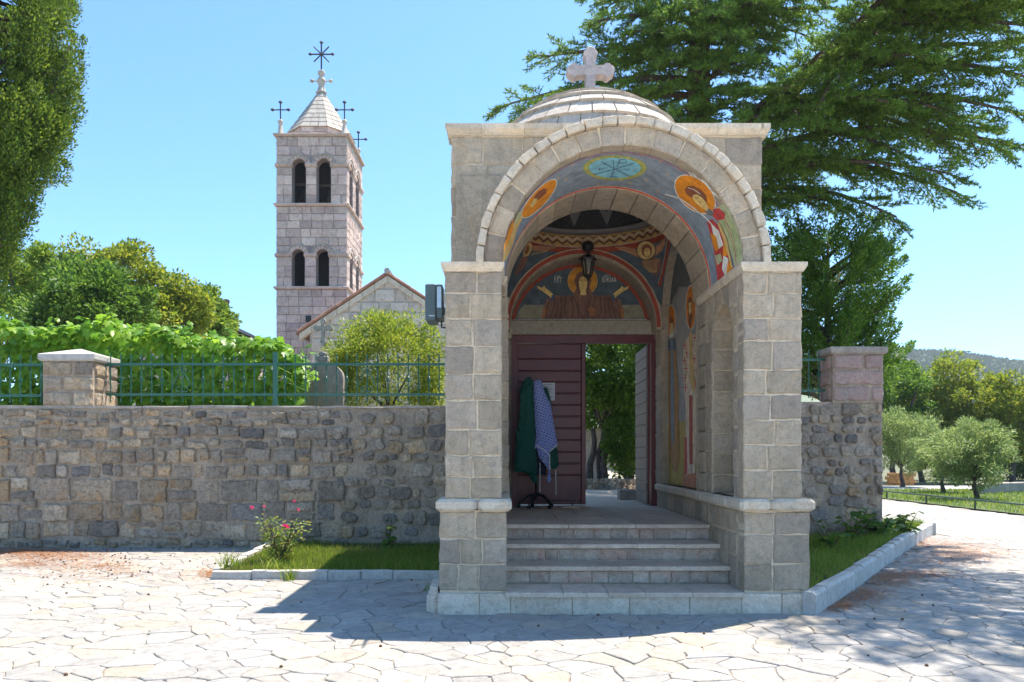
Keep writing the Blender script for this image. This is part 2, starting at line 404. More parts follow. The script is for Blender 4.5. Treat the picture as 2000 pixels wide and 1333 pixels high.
def voronoi(P, gap, rad, su=1.0):
    """cells of points P, each shrunk by its gap; su stretches cells along u"""
    P = [(x/su, y) for x, y in P]; cell = rad; G = {}
    for i, p in enumerate(P): G.setdefault((int(p[0]//cell), int(p[1]//cell)), []).append(i)
    outp = []
    for i, p in enumerate(P):
        poly = [(p[0]-rad,p[1]-rad),(p[0]+rad,p[1]-rad),(p[0]+rad,p[1]+rad),(p[0]-rad,p[1]+rad)]
        gx, gy = int(p[0]//cell), int(p[1]//cell); nb = []
        for dx in (-2,-1,0,1,2):
            for dy in (-2,-1,0,1,2): nb += G.get((gx+dx, gy+dy), [])
        nb = sorted((k for k in nb if k != i), key=lambda k: (P[k][0]-p[0])**2+(P[k][1]-p[1])**2)[:22]
        g = gap(i) if callable(gap) else gap
        for k in nb:
            dx, dy = P[k][0]-p[0], P[k][1]-p[1]; d = math.hypot(dx, dy)
            if d < 1e-6: continue
            h = d/2 - g/2
            poly = clip(poly, p[0]+dx/d*h, p[1]+dy/d*h, dx/d, dy/d)
            if len(poly) < 3: break
        outp.append([(x*su, y) for x, y in poly] if len(poly) >= 3 else None)
    return outp
def roughen(poly, seglen, j, rg, rnd_=.0):
    P = []
    n = len(poly)
    for i in range(n):
        a = poly[i]; b = poly[(i+1) % n]; L = math.hypot(b[0]-a[0], b[1]-a[1])
        if L < seglen*.25: 
            continue
        k = max(1, int(L/seglen))
        for q in range(k):
            t = (q + (.5*rnd_ if q == 0 else 0))/k
            P.append((a[0]+(b[0]-a[0])*t+rg.uniform(-j,j), a[1]+(b[1]-a[1])*t+rg.uniform(-j,j)))
        if rnd_: P.append((b[0]+(a[0]-b[0])*.5*rnd_/k, b[1]+(a[1]-b[1])*.5*rnd_/k))
    return P
def area(p): return abs(sum(p[i][0]*p[(i+1)%len(p)][1]-p[(i+1)%len(p)][0]*p[i][1] for i in range(len(p))))/2
# ================================================================== ground
def gz(x, y):
    t = min(1, max(0, (y-8.6)/4.0)); return .1*t*t*(3-2*t)
rg = random.Random(3)
tag(obj('ground', [(-1500,-300,-.08),(1500,-300,-.08),(1500,2500,-.08),(-1500,2500,-.08)], [(0,1,2,3)], M['land']), kind='structure')
def sheet(name, x0, x1, y0, y1, nx, ny, m, zf):
    V = [(x0+(x1-x0)*i/nx, y0+(y1-y0)*k/ny, zf(x0+(x1-x0)*i/nx, y0+(y1-y0)*k/ny)) for k in range(ny+1) for i in range(nx+1)]
    F = [(k*(nx+1)+i, k*(nx+1)+i+1, (k+1)*(nx+1)+i+1, (k+1)*(nx+1)+i) for k in range(ny) for i in range(nx)]
    return tag(obj(name, V, F, m), kind='structure')
plaza = sheet('plaza', -17, 24, 4.2, 36, 40, 60, M['joint'], gz)
# unseen paving behind the camera, made paler than the flagstones to bounce light
def bounce_surf():
    m, n, b, o = nodes('bounce_paving'); v = N(n, 'ShaderNodeTexCoord').outputs['Object']
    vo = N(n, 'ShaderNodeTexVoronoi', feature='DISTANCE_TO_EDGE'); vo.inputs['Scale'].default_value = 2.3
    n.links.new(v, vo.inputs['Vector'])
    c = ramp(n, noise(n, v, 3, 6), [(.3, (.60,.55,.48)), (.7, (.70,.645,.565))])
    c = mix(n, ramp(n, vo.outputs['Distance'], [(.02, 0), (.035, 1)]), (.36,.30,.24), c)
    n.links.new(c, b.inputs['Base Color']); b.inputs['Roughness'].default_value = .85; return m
tag(obj('bounce_pavement', [(-45,-60,0),(45,-60,0),(45,4.2,0),(-45,4.2,0)], [(0,1,2,3)], bounce_surf()), kind='structure')
# flagstones
def beds(x, y):
    if -.75 < x < 3.1 and 7.9 < y: return True
    if -3.85 < x < -.6 and 10.0 < y < 12.7: return True
    if y > 12.75 and x < 6.05: return True
    t = (y-7.85)/(14.9-7.85)
    if 0 < t < 1.02 and 2.9 < x < 3.0+(7.95-3.0)*t+.12: return True
    if x > 12.45 and y > 14: return True
    return False
pts = []
def scatter(x0, x1, y0, y1, s, jit=.42):
    ny = int((y1-y0)/s)
    for k in range(ny):
        nx = int((x1-x0)/(s*1.25))
        for i in range(nx):
            x = x0+(i+.5+rg.uniform(-jit,jit)+(.5 if k % 2 else 0))*s*1.25; y = y0+(k+.5+rg.uniform(-jit,jit))*s
            pts.append((x, y))
GR_ = {}
def dart(x0, x1, y0, y1, n, lo, hi):
    for _ in range(n):
        x, y = rg.uniform(x0, x1), rg.uniform(y0, y1)
        if abs(x) > y*.68+1.6: continue
        r = lo+(hi-lo)*rg.random()**1.6; gx, gy = int(x//.5), int(y//.5); ok = True
        for a in (-1,0,1):
            for b in (-1,0,1):
                for (qx, qy, qr) in GR_.get((gx+a, gy+b), ()):
                    if ((qx-x)/1.3)**2+(qy-y)**2 < (.5*(r+qr))**2: ok = False
        if ok: GR_.setdefault((gx, gy), []).append((x, y, r)); pts.append((x, y))
dart(-10, 11, 4.4, 13.0, 24000, .11, .50)
dart(5.5, 15.0, 13.0, 33.0, 9000, .32, .62)
cells = voronoi(pts, lambda i: rg.choice([.003,.005,.007,.010,.018]), 1.3)
big = []
for c in cells:
    if not c: continue
    cx = sum(p[0] for p in c)/len(c); cy = sum(p[1] for p in c)/len(c)
    if beds(cx, cy) or any(abs(p[0]) > 25 for p in c): continue
    big.append((area(c)/cy**3, c, cx, cy))
big.sort(key=lambda t: -t[0] if abs(t[2]) < t[3]*.65 and t[3] > 5.5 else 0)
rest = MB()
for q, (a, c, cx, cy) in enumerate(big):
    ol = roughen(c, .085, .006, rg, .2); ol = [(a+.045*math.sin(5.1*a+3.3*b+1.7*math.sin(2.3*b))+.018*math.sin(13*b+5*a), b+.045*math.sin(4.7*b-3.9*a+1.3*math.sin(3.1*a))+.018*math.sin(12*a-7*b)) for a, b in ol]
    if len(ol) < 3: continue
    z = gz(cx, cy)
    tl = rg.uniform(-.004,.004); tm = rg.uniform(-.004,.004)
    fr = lambda u, v, w_, cx=cx, cy=cy, tl=tl, tm=tm: (u, v, gz(u, v) + w_ + tl*(u-cx)+tm*(v-cy))
    V, F = piece_geo(fr, ol, .01, .012+rg.uniform(-.003,.004), .006, .0008, rg)
    if q < 300: obj('flagstone', V, F, M['flag'], plaza)
    else: rest.add(V, F)
tag(rest.build('flagstone_paving', M['flag'], plaza), kind='stuff')

# courtyard inside the wall and the lawn on the right
CZ = .78
tag(MB().box(-40, 5.9, 13.45, 70, -.3, CZ).build('courtyard', M['gravel']), kind='structure')
tag(MB().box(.5, 3.0, 13.06, 24, .2, CZ+.006).build('courtyard_path', M['tread']), kind='structure')
tag(sheet('lawn', 12.55, 60, 14.5, 33, 40, 20, M['lawn'], lambda x, y: .14), kind='structure')
tag(obj('road', [(12,33.2,.15),(70,33.2,.15),(70,37,.15),(12,37,.15)], [(0,1,2,3)], M['asph']), kind='structure')

# ================================================================== gate
gate = empty('gate', (1.16, 8, 0), 'stone domed gateway with frescoed arch, steps and a stone cross on top', 'gateway')
GX, GR, GS = 1.162, 1.2, 3.51      # arch centre, radius, spring height
rg = random.Random(11)
# --- plinth
pl = MB().box(-.68, 3.02, 7.965, 13.0, -.1, .195).build('plinth', M['mortar'], gate)
u = -.70; 
for wd in (.42,.31,.62,.57,.60,.52,.40,.30):
    piece('plinth_stone', front(7.95), rect_ol(u+.003, -.06, min(u+wd,3.05)-.003, .205, .003, rg), .2, 0, .006, .002, M['plinth'], pl, rg); u += wd
    if u > 3.0: break
piece('plinth_stone', flat_up(0), [(-.70,7.99),(-.735,7.97),(-.82,8.08),(-.83,8.6),(-.70,8.62)], .06, .17, .01, .002, M['plinth'], pl, rg)
piece('plinth_stone', flat_up(.17), [(-.70,8.01),(-.725,8.0),(-.79,8.1),(-.80,8.55),(-.70,8.58)], .0, .09, .01, .002, M['plinth'], pl, rg)
# --- stairs: treads and risers
st = MB().box(-.03, 2.38, 8.0, 9.0, .0, .16).box(-.03, 2.38, 8.52, 9.4, .1, .36).box(-.03, 2.38, 8.92, 12.9, .1, .55).box(-.03, 2.38, 9.37, 13.06, .4, .735).build('stair', M['mortar'], gate)
for (y0, y1, zt) in ((7.93, 8.55, .222), (8.46, 8.95, .41), (8.87, 9.42, .60)):
    xs = [-.02]
    while xs[-1] < 2.1: xs.append(xs[-1] + rg.uniform(.35, .62) if zt < .3 else xs[-1] + rg.uniform(.8, 1.5))
    xs[-1] = 2.372
    for a, b in zip(xs, xs[1:]):
        piece('tread', flat_up(zt-.045), [(a+.002,y0),((a+b)/2,y0+rg.uniform(-.004,.004)),(b-.002,y0),(b-.002,y1),(a+.002,y1)], 0, .045, .006, .001, M['tread'], st, rg)
for (y, z0, z1) in ((8.50, .222, .363), (8.91, .41, .553), (9.35, .60, .735)):
    ashlar(st, front(y), -.02, 2.372, z0+.002, z1, M['riser'], .3, .21, rg, .05, 0, .008, .006, .008, .003, name='riser_block')
# platform slabs
for (y0, y1, k) in ((9.31, 10.15, 3), (10.15, 11.0, 4), (11.0, 11.9, 3), (11.9, 12.6, 4), (12.6,13.06,3)):
    xs = [-.02] + [-.02+2.392*(q+rg.uniform(-.25,.25))/k for q in range(1, k)] + [2.372]
    for a, b in zip(xs, xs[1:]):
        if b-a > .05: piece('floor_slab', flat_up(.735), [(a+.003,y0+.003),(b-.003,y0+.003),(b-.003,y1-.003),(a+.003,y1-.003)], 0, .045, .005, .0006, M['tread'], st, rg)

# --- piers (base, ledge, shaft)
def pier(x0, x1, xb0, xb1, inner):
    # inner = x of the passage face; core boxes sit 1 cm inside the faced blocks
    c = MB().box(xb0+.012, xb1-.012, 8.012, 13.0, .18, 1.04)
    c.box(x0+.012, x1-.012, 8.012, 8.36 if inner > 1 else 13.0, 1.1, 3.47)
    p = c.build('pier', M['mortar'], gate)
    ashlar(p, front(8.0), xb0, xb1, .224, 1.025, M['gate'], .26, .29, rg, .22, 0, .012, .006, .014, .008)
    ashlar(p, front(8.0), x0, x1, 1.15, 3.44, M['gate'], .255, .31, rg, .2, 0, .012, .006, .014, .008)
    return p
pL = pier(-.632, -.05, -.69, 0.0, -.04)
pR = pier(2.365, 2.966, 2.372, 3.045, 2.365)
# passage faces on the right (seen) and left
ashlar(pR, facing_left(2.372), 8.23, 12.66, .79, 1.025, M['gate'], .24, .42, rg, .03, 0, .011, .006, .014, .007)
ashlar(pR, facing_left(2.372), 8.23, 9.3, .23, .785, M['gate'], .26, .36, rg, .03, 0, .011, .006, .014, .007)
# ledge mouldings
def ledge(p, x0, x1, ya, yb, zs, inner_x, side):
    prof = zs
    b = MB()
for (p, a, b_) in ((pL, -.72, .045), (pR, 2.325, 3.085)):
    k = 2; xs = [a, a+(b_-a)*rg.uniform(.4,.6), b_]
    for s, e in zip(xs, xs[1:]):
        V = MB().bbox(s+.002, e-.002, 7.945, 8.5, 1.028, 1.152, .03); V.build('ledge_stone', M['trim'], p)
for (y0, y1) in ((8.5,9.6),(9.6,10.9),(10.9,11.8),(11.8,12.62)):
    MB().bbox(2.325, 2.50, y0+.002, y1-.002, 1.03, 1.15, .028).build('ledge_stone', M['trim'], pR)
    MB().bbox(-.2, .03, y0+.002, y1-.002, 1.03, 1.15, .028).build('ledge_stone', M['trim'], pL)
# imposts
def impost(x0, x1, y0, y1, p):
    b = MB(); z0, z1 = 3.435, 3.525
    b.add([(x0+.03,y0+.03,z0),(x1-.03,y0+.03,z0),(x1-.03,y1,z0),(x0+.03,y1,z0),(x0,y0,z0+.055),(x1,y0,z0+.055),(x1,y1,z0+.055),(x0,y1,z0+.055),
           (x0,y0,z1),(x1,y0,z1),(x1,y1,z1),(x0,y1,z1)],
          [(3,2,1,0),(0,1,5,4),(1,2,6,5),(2,3,7,6),(3,0,4,7),(4,5,9,8),(5,6,10,9),(6,7,11,10),(7,4,8,11),(8,9,10,11)])
    b.build('impost_stone', M['trim'], p)
impost(-.665, -.03, 7.955, 8.6, pL); impost(2.335, 3.0, 7.955, 8.6, pR)
for (a, b_) in ((8.602,9.15),(9.152,9.86)): impost(2.332, 2.6, a, b_, pR); impost(-.3, .0, a, b_, pL)
# right passage wall: niche bay, then frescoed recess
nw = arched(facing_left(2.385), 8.2, 9.6, 1.1, 3.5, [(8.82, .44, 1.15, 2.82)], .30).build('passage_wall', M['mortar'], gate)
MB().box(2.66, 2.95, 8.3, 9.5, 1.0, 3.5).build('niche_back', M['mortar'], nw)
ashlar(nw, facing_left(2.372), 8.205, 9.9, 1.15, 3.44, M['gate'], .255, .34, rg, .04, 0, .011, .006, .014, .007, holes=[(8.82,.44,1.15,2.82)])
ashlar(nw, front(9.245), 2.385, 2.665, 1.15, 2.82, M['gate'], .235, .4, rg, .012, 0, .008, .004, .016, .005, name='jamb_block')
def nich(u, v, w_):  # niche soffit: u angle, v depth
    a = u; return (2.385+v, 8.82+(.44-w_-.002)*math.cos(a), 2.82+(.44-w_-.002)*math.sin(a))
for k in range(6):
    a0, a1 = PI*k/6, PI*(k+1)/6
    piece('jamb_block', nich, [(a0+.015,0),((a0+a1)/2,0),(a1-.015,0),(a1-.015,.27),((a0+a1)/2,.27),(a0+.015,.27)], .005, .008, .006, .002, M['gate'], nw, rg)
FC, FR = 11.1, 1.12           # centre (y) and radius of the side arch
sw = arched(facing_left(2.365), 9.9, 12.66, 1.1, 4.85, [(FC, FR, 1.15, 3.55)], .115).build('passage_wall', M['gate'], gate)
ashlar(sw, facing_left(2.352), 12.23, 12.66, 1.15, 3.5, M['gate'], .255, .4, rg, .02, 0, .011, .006, .014, .007)
lw = MB().box(-.6, .0, 9.3, 12.66, 1.1, 4.85).build('passage_wall', M['gate'], gate)
ashlar(lw, front(9.29), -.4, .022, 1.15, 3.44, M['gate'], .255, .5, rg, .02, 0, .011, .006, .014, .007)
MB().box(2.49, 2.96, 9.6, 13.0, .9, 4.9).build('wall_core', M['mortar'], sw)
# --- front arch
ar = MB()
def half_ring(b, r0, r1, y0, y1, n=32, xc=GX, zc=GS):
    V = []
    for k in range(n+1):
        a = PI*k/n; c, s = math.cos(a), math.sin(a)
        V += [(xc+r0*c,y0,zc+r0*s),(xc+r1*c,y0,zc+r1*s),(xc+r1*c,y1,zc+r1*s),(xc+r0*c,y1,zc+r0*s)]
    F = []
    for k in range(n):
        for q in range(4): F.append((k*4+q, k*4+(q+1)%4, k*4+4+(q+1)%4, k*4+4+q))
    F += [(0,1,2,3), tuple(n*4+q for q in (3,2,1,0))]
    return b.add(V, F)
half_ring(ar, 1.212, 1.395, 8.012, 10.04)
arch = ar.build('arch', M['mortar'], gate, True)
arch.data.polygons.foreach_set('use_smooth', [False]*len(arch.data.polygons))
ring(arch, front(8.0), GX, GS, 1.2, 1.392, M['gate'], 15, rg, 0, PI, .19, 0, .012, .006, .014, .008)
ring(arch, front(7.95), GX, GS, 1.398, 1.478, M['trim'], 25, rg, 0, PI, .6, 0, .008, .003, .012, .007, name='drip_stone')
# extrados slabs back to the block wall
for k in range(14):
    a0, a1 = PI*k/14+.006, PI*(k+1)/14-.006
    fr = lambda u, v, w_: (GX+(1.40+w_)*math.cos(u), v, GS+(1.40+w_)*math.sin(u))
    piece('roof_slab', fr, [(a0,8.5),((a0+a1)/2,8.5),(a1,8.5),(a1,9.4),((a0+a1)/2,9.4),(a0,9.4)], .02, .07, .008, .004, M['dome'], arch, rg)
def vault(r): return lambda u, v, w_: (GX+(r-w_)*math.cos(u), v, GS+(r-w_)*math.sin(u))
ws = 15
for k in range(ws):
    a0, a1 = PI*k/ws+.003, PI*(k+1)/ws-.003
    n4 = 4; top = [(a0+(a1-a0)*q/n4, 9.262) for q in range(n4+1)]; bot = [(a1-(a1-a0)*q/n4, 10.05) for q in range(n4+1)]
    V, F = piece_geo(vault(1.2), top+bot, .01, .022, .008, .0015, rg); obj('soffit_stone', V, F, M['gate'], arch)
# --- block above: front wall with cornice, sides, back, roof slab
bw = arched(front(9.375), -.655, 2.985, 3.42, 5.36, [(GX, 1.385, 3.42, GS)], .35).build('block_wall', M['mortar'], gate)
ashlar(bw, front(9.36), -.668, 3.0, 3.44, 5.335, M['gate'], .30, .40, rg, .16, 0, .012, .006, .014, .008, holes=[(GX, 1.44, 3.0, GS)])
MB().box(-.655, -.25, 9.7, 13.03, 3.4, 5.36).build('side_wall', M['gate'], gate)
MB().box(2.58, 2.985, 9.7, 13.03, 3.4, 5.36).build('side_wall', M['gate'], gate)
MB().box(-.655, 2.985, 12.86, 13.03, 3.74, 5.36).build('back_wall', M['gate'], gate)
MB().box(-.655, .10, 12.70, 13.03, .3, 3.75).build('back_wall', M['gate'], gate)
MB().box(2.34, 2.985, 12.70, 13.03, .3, 3.75).build('back_wall', M['gate'], gate)
co = MB().box(-.70, 3.03, 9.34, 9.6, 5.34, 5.40).build('cornice', M['mortar'], bw)
def cornice_piece(x0, x1):
    # moulded: slanting lower part and a flat slab on top
    y = 9.36; P = [(y+.02,5.325),(y-.04,5.365),(y-.075,5.405),(y-.08,5.46),(y+.25,5.47),(y+.25,5.33)]
    el = -.03 if x0 < -.6 else 0; er = .03 if x1 > 2.9 else 0
    V = []
    for (xx, e) in ((x0, el), (x1, er)):
        for q, (py, pz) in enumerate(P): V.append((xx + (e if q in (2,3,4) else 0), py, pz))
    n = len(P); F = [tuple(range(n)), tuple(range(2*n-1, n-1, -1))] + [(i,(i+1)%n,n+(i+1)%n,n+i) for i in range(n)]
    obj('cornice_stone', V, F, M['trim'], co)
x = -.70
for wd in (.40,.50,.44,.5,.46,.42,.44,.50,.42): 
    cornice_piece(x+.002, min(x+wd, 3.04)-.002); x += wd
    if x >= 3.03: break
# roof slab with a round hole
V = []; F = []; n = 48
for k in range(n):
    a = 2*PI*k/n; c, s = math.cos(a), math.sin(a); m_ = max(abs(c)/1.84, abs(s)/1.72)
    V += [(GX+1.16*c, 11.2+1.16*s, 5.41), (GX+c/m_, 11.2+s/m_, 5.38)]
for k in range(n): j = (k+1) % n; F.append((2*k,2*k+1,2*j+1,2*j))
obj('roof', V, F, M['dome'], gate)
# --- dome: overlapping rings of slabs
DC = (GX, 11.2, 5.36); DR, DH = 1.40, 1.20
dm = MB(); V = []; F = []; n = 40; m_ = 12
for i in range(m_+1):
    e = PI/2*i/m_
    for k in range(n): V.append((DC[0]+DR*math.cos(e)*math.cos(2*PI*k/n), DC[1]+DR*math.cos(e)*math.sin(2*PI*k/n), DC[2]+DH*math.sin(e)))
for i in range(m_):
    for k in range(n): F.append((i*n+k, i*n+(k+1)%n, (i+1)*n+(k+1)%n, (i+1)*n+k))
dome = obj('dome', V, F, M['mortar'], gate)
es = [0, 13, 25, 36, 46, 55.5, 65, 75]
for q, (e0, e1) in enumerate(zip(es, es[1:])):
    k = max(9, int(30*math.cos(R(e0)))); off = rg.random(); e0r, e1r = R(e0), R(e1+2)
    for i in range(k):
        a0 = 2*PI*(i+off)/k + .006; a1 = 2*PI*(i+1+off)/k - .006
        V = []; nn = 3; jt = rg.uniform(-.008,.008)
        for (e, lo, hi) in ((e0r, .012, .062+jt), (e1r, .0, .012)):
            for h in (lo, hi):
                for t in range(nn+1):
                    a = a0+(a1-a0)*t/nn
                    V.append((DC[0]+(DR+h)*math.cos(e)*math.cos(a), DC[1]+(DR+h)*math.cos(e)*math.sin(a), DC[2]+(DH+h)*math.sin(e) - (.02 if e==e0r else 0)))
        L = nn+1; F = []
        for t in range(nn): F += [(t,t+1,L+t+1,L+t), (L+t,L+t+1,3*L+t+1,3*L+t)]
        F += [(0,L,3*L,2*L),(nn,2*L+nn,3*L+nn,L+nn)]
        obj('roof_slab', V, F, M['dome'], dome)
cap = MB().lathe((DC[0],DC[1],DC[2]+DH-.06), [(.40,0),(.41,.05),(.30,.085),(.12,.105),(.10,.14)], 20).build('roof_slab', M['dome'], dome)
# --- stone cross with rounded trefoil ends
cz = DC[2]+DH+.04; cyy = DC[1]
P = []
def foil(cx_, cz_, ang, s):
    # end of one arm seen along direction ang: necked arm, three-lobed end
    c, sn = math.cos(ang), math.sin(ang)
    loc = [(-.62,.062*1/s),( .0,.058/s),(.0,.10/s),(.035,.125/s),(.075,.115/s),(.09,.075/s),(.125,.07/s),(.155,.035/s),(.16,0)]
    pts_ = [(a*1.0, b*s) for a, b in loc]; pts_ = pts_ + [(a, -b) for a, b in reversed(pts_[:-1])]
    return [(cx_ + a*c - b*sn, cz_ + a*sn + b*c) for a, b in pts_]
def cross_poly(cx_, cz_, up, side, down, t=.062):
    P = []
    for ang, L in ((PI/2, up), (PI, side), (3*PI/2, down), (2*PI, side)):
        c, sn = math.cos(ang), math.sin(ang)
        loc = [(t,-t),(L-.15,-t),(L-.13,-t-.012),(L-.12,-t-.024),(L-.095,-t-.032),(L-.07,-t-.026),(L-.055,-t-.008),(L-.02,-t*.85),(L,-t*.35),(L,t*.35),(L-.02,t*.85),(L-.055,t+.008),(L-.07,t+.026),(L-.095,t+.032),(L-.12,t+.024),(L-.13,t+.012),(L-.15,t)]
        P += [(cx_+a*c-b*sn, cz_+a*sn+b*c) for a, b in loc]
    return P
cp = cross_poly(GX, cz+.37, .33, .335, .42, .068)
crb = MB(); n = len(cp); fr = front(cyy); cc = (GX, cz+.33)
V = [fr(u,v,-.085) for u,v in cp]+[fr(u,v,.07) for u,v in cp]+[fr(cc[0]+(u-cc[0])*.95,cc[1]+(v-cc[1])*.95,.09) for u,v in cp]+[fr(cc[0]+(u-cc[0])*.95,cc[1]+(v-cc[1])*.95,-.105) for u,v in cp]
F = [(i,(i+1)%n,n+(i+1)%n,n+i) for i in range(n)]+[(n+i,n+(i+1)%n,2*n+(i+1)%n,2*n+i) for i in range(n)]+[(3*n+i,3*n+(i+1)%n,(i+1)%n,i) for i in range(n)]+[tuple(range(2*n,3*n)),tuple(range(4*n-1,3*n-1,-1))]
obj('cross', V, F, stone('cross_stone', (.36,.31,.31), (.50,.45,.43), (.45,.38,.30), .4, 1, 1, 1, .5, .015), gate)

# --- inside: pendentives, painted rings, dome lining
FRW, FRD = 1.2, 1.1; IC = (GX, 11.14, 3.55); IR = math.hypot(FRW, FRD)
ZT = IC[2] + 1.155
blue = paint('fresco_blue', (.085,.12,.15), .7, .35, 7, .1)
V = []; F = []; n = 96; m_ = 10
for k in range(n):
    a = 2*PI*k/n; c, s = math.cos(a), math.sin(a); pm = 1/max(abs(c)/FRW, abs(s)/FRD)
    zmin = math.sqrt(max(0, IR*IR-pm*pm)); ztop = 1.155; zmin = min(zmin, ztop)
    for i in range(m_+1):
        z = zmin+(ztop-zmin)*i/m_; rr = math.sqrt(max(0, IR*IR-z*z)); V.append((IC[0]+rr*c, IC[1]+rr*s, IC[2]+z))
for k in range(n):
    j = (k+1) % n
    for i in range(m_): F.append((k*(m_+1)+i, j*(m_+1)+i, j*(m_+1)+i+1, k*(m_+1)+i+1))
pend = obj('pendentive', V, F, blue, gate, True)
# ring walls behind pendentives so that no light leaks
rr0 = math.sqrt(IR*IR-1.155**2)
def band(name, r0, z0, r1, z1, m, parent, n=96):
    V = []; F = []
    for k in range(n):
        a = 2*PI*k/n; V += [(IC[0]+r0*math.cos(a), IC[1]+r0*math.sin(a), z0), (IC[0]+r1*math.cos(a), IC[1]+r1*math.sin(a), z1)]
    for k in range(n): j = (k+1)%n; F.append((2*k,2*j,2*j+1,2*k+1))
    return obj(name, V, F, m, parent, True)
red = paint('fresco_red', (.36,.06,.028), .7, .3, 12, .08)
cream = paint('fresco_cream', (.55,.46,.32), .7, .25, 12, .08)
ochre = paint('fresco_ochre', (.55,.32,.10), .7, .3, 12, .08)
brown = paint('fresco_brown', (.115,.05,.035), .7, .2, 14, .08)
darkl = paint('fresco_line', (.025,.018,.016), .7, .1)
greyb = paint('fresco_grey', (.20,.195,.19), .7, .15, 12, .08)
band('red_ring', rr0, ZT, rr0-.004, ZT+.085, red, pend); band('cream_line', rr0-.004, ZT+.085, rr0-.004, ZT+.10, cream, pend)
zz = band('zigzag_ring', rr0-.004, ZT+.10, rr0-.004, ZT+.27, ochre, pend)
nz = 44
for q, (o0, m_z, wd) in enumerate(((.0, brown, .034), (.052, cream, .030), (.10, brown, .026))):
    V = []; F = []
    for k in range(2*nz+1):
        a = 2*PI*k/(2*nz); z = ZT+.112 + (.055 if k % 2 else 0) + o0
        r_ = rr0-.008
        for zq in (z, z+wd): V.append((IC[0]+r_*math.cos(a), IC[1]+r_*math.sin(a), min(zq, ZT+.268)))
    for k in range(2*nz): F.append((2*k,2*k+2,2*k+3,2*k+1))
    obj('zigzag_line', V, F, m_z, zz)
rimb = MB(); n = 64
for k in range(n):
    pass
prof = [(rr0+.02, ZT+.28), (rr0-.05, ZT+.30), (rr0-.06, ZT+.345), (rr0-.02, ZT+.37)]
for (a_, b_) in zip(prof, prof[1:]): band('rim', a_[0], a_[1], b_[0], b_[1], greyb, pend)
md, nn_, bs_, oo_ = nodes('dome_star_paint'); v_ = N(nn_, 'ShaderNodeTexCoord').outputs['Object']
vo = N(nn_, 'ShaderNodeTexVoronoi'); vo.inputs['Scale'].default_value = 38; nn_.links.new(v_, vo.inputs['Vector'])
nn_.links.new(ramp(nn_, vo.outputs['Distance'], [(.12, (.30,.29,.27)), (.22, (.028,.027,.028))]), bs_.inputs['Base Color']); bs_.inputs['Roughness'].default_value = .7
V = []; F = []; n = 64; m_ = 14; ir = rr0-.02; ih = 1.12; iz = ZT+.37
def dpt(a, e, off=0): return (IC[0]+(ir-off)*math.cos(e)*math.cos(a), IC[1]+(ir-off)*math.cos(e)*math.sin(a), iz+(ih-off)*math.sin(e))
for i in range(m_+1):
    for k in range(n): V.append(dpt(2*PI*k/n, PI/2*i/m_))
for i in range(m_):
    for k in range(n): F.append((i*n+k, i*n+(k+1)%n, (i+1)*n+(k+1)%n, (i+1)*n+k))
dl = obj('dome_lining', V, F, md, gate, True)
for k in range(14):
    ac = PI/2 + 2*PI*(k+.27)/14; hw = PI/14
    for (s_, off, mm, lo) in ((1.0, .006, greyb, .03), (.45, .010, darkl, .20)):
        V = []; F = []; st_ = 8
        for i in range(st_+1):
            t = i/st_; e = lo+ (.50-lo)*t; wv_ = hw*(.96*t if s_ == 1 else .5*t)
            V += [dpt(ac-wv_, e, off), dpt(ac, e, off), dpt(ac+wv_, e, off)]
        for i in range(st_): F += [(3*i,3*i+1,3*i+4,3*i+3),(3*i+1,3*i+2,3*i+5,3*i+4)]
        obj('painted_ray', V, F, mm, dl)
# back arch, tympanum, lintel
ba = half_ring(MB(), 1.13, 1.24, 12.22, 12.88).build('back_arch', M['gate'], gate)
for k in range(13):
    a0, a1 = PI*k/13+.008, PI*(k+1)/13-.008; n4 = 3
    top = [(a0+(a1-a0)*q/n4, 12.23) for q in range(n4+1)]; bot = [(a1-(a1-a0)*q/n4, 12.69) for q in range(n4+1)]
    V, F = piece_geo(vault(1.131), top+bot, .004, .012, .008, .002, rg); obj('soffit_stone', V, F, M['gate'], ba)
tym = MB(); A = [(GX+1.14*math.cos(PI*k/40), GS+1.14*math.sin(PI*k/40)) for k in range(41)]
tym.prism([(a, max(b, GS)) for a, b in A], front(12.74), -.12, 0)
tym = tym.build('tympanum', blue, gate)
MB().bbox(.035, 2.375, 12.60, 12.8, 3.50, 3.722, .008).build('lintel', M['lintel'], gate)
for (x0, x1) in ((-.1,.075),(2.345,2.5)): MB().bbox(x0, x1, 12.5, 12.72, 3.42, 3.60, .015).build('corbel', M['trim'], gate)
# --- door frame and doors
df = MB().box(.065,.165,12.68,12.82,.775,3.50).box(2.29,2.385,12.68,12.82,.775,3.50).box(.165,2.29,12.68,12.82,3.375,3.50).build('door_frame', M['red_wood'], gate)
zb = [HY-v for v in (672.5,702,725.5,747,769,791.6,814,837,860,883,905.6,928,979)]
ZY = 12.76
d1 = MB().box(.155, 1.235, 12.775, 12.80, .80, 3.37).build('door', M['red_wood'], gate)
for a, b in zip(zb, zb[1:]):
    z1, z0 = EYE+a*ZY/FX, EYE+b*ZY/FX
    MB().bbox(.16, 1.18, 12.735, 12.777, z0+.006, z1-.006, .011).build('plank', M['red_wood'], d1)
MB().bbox(1.18, 1.25, 12.715, 12.80, .80, 3.372, .008).build('stile', M['red_wood'], d1)
for (x, z) in ((1.02,1.02),(1.10,1.03),(1.03,.86),(1.10,.865)): MB().lathe((x,12.727,z), [(.009,-.009),(.009,.009)], 8).build('bolt', M['steel'], d1)
MB().box(1.03,1.05,12.72,12.75,.775,.84).build('floor_bolt', M['iron'], d1)
nb = MB().box(.47, .76, 12.725, 12.731, 2.46, 2.745).build('notice', M['paper'], d1)
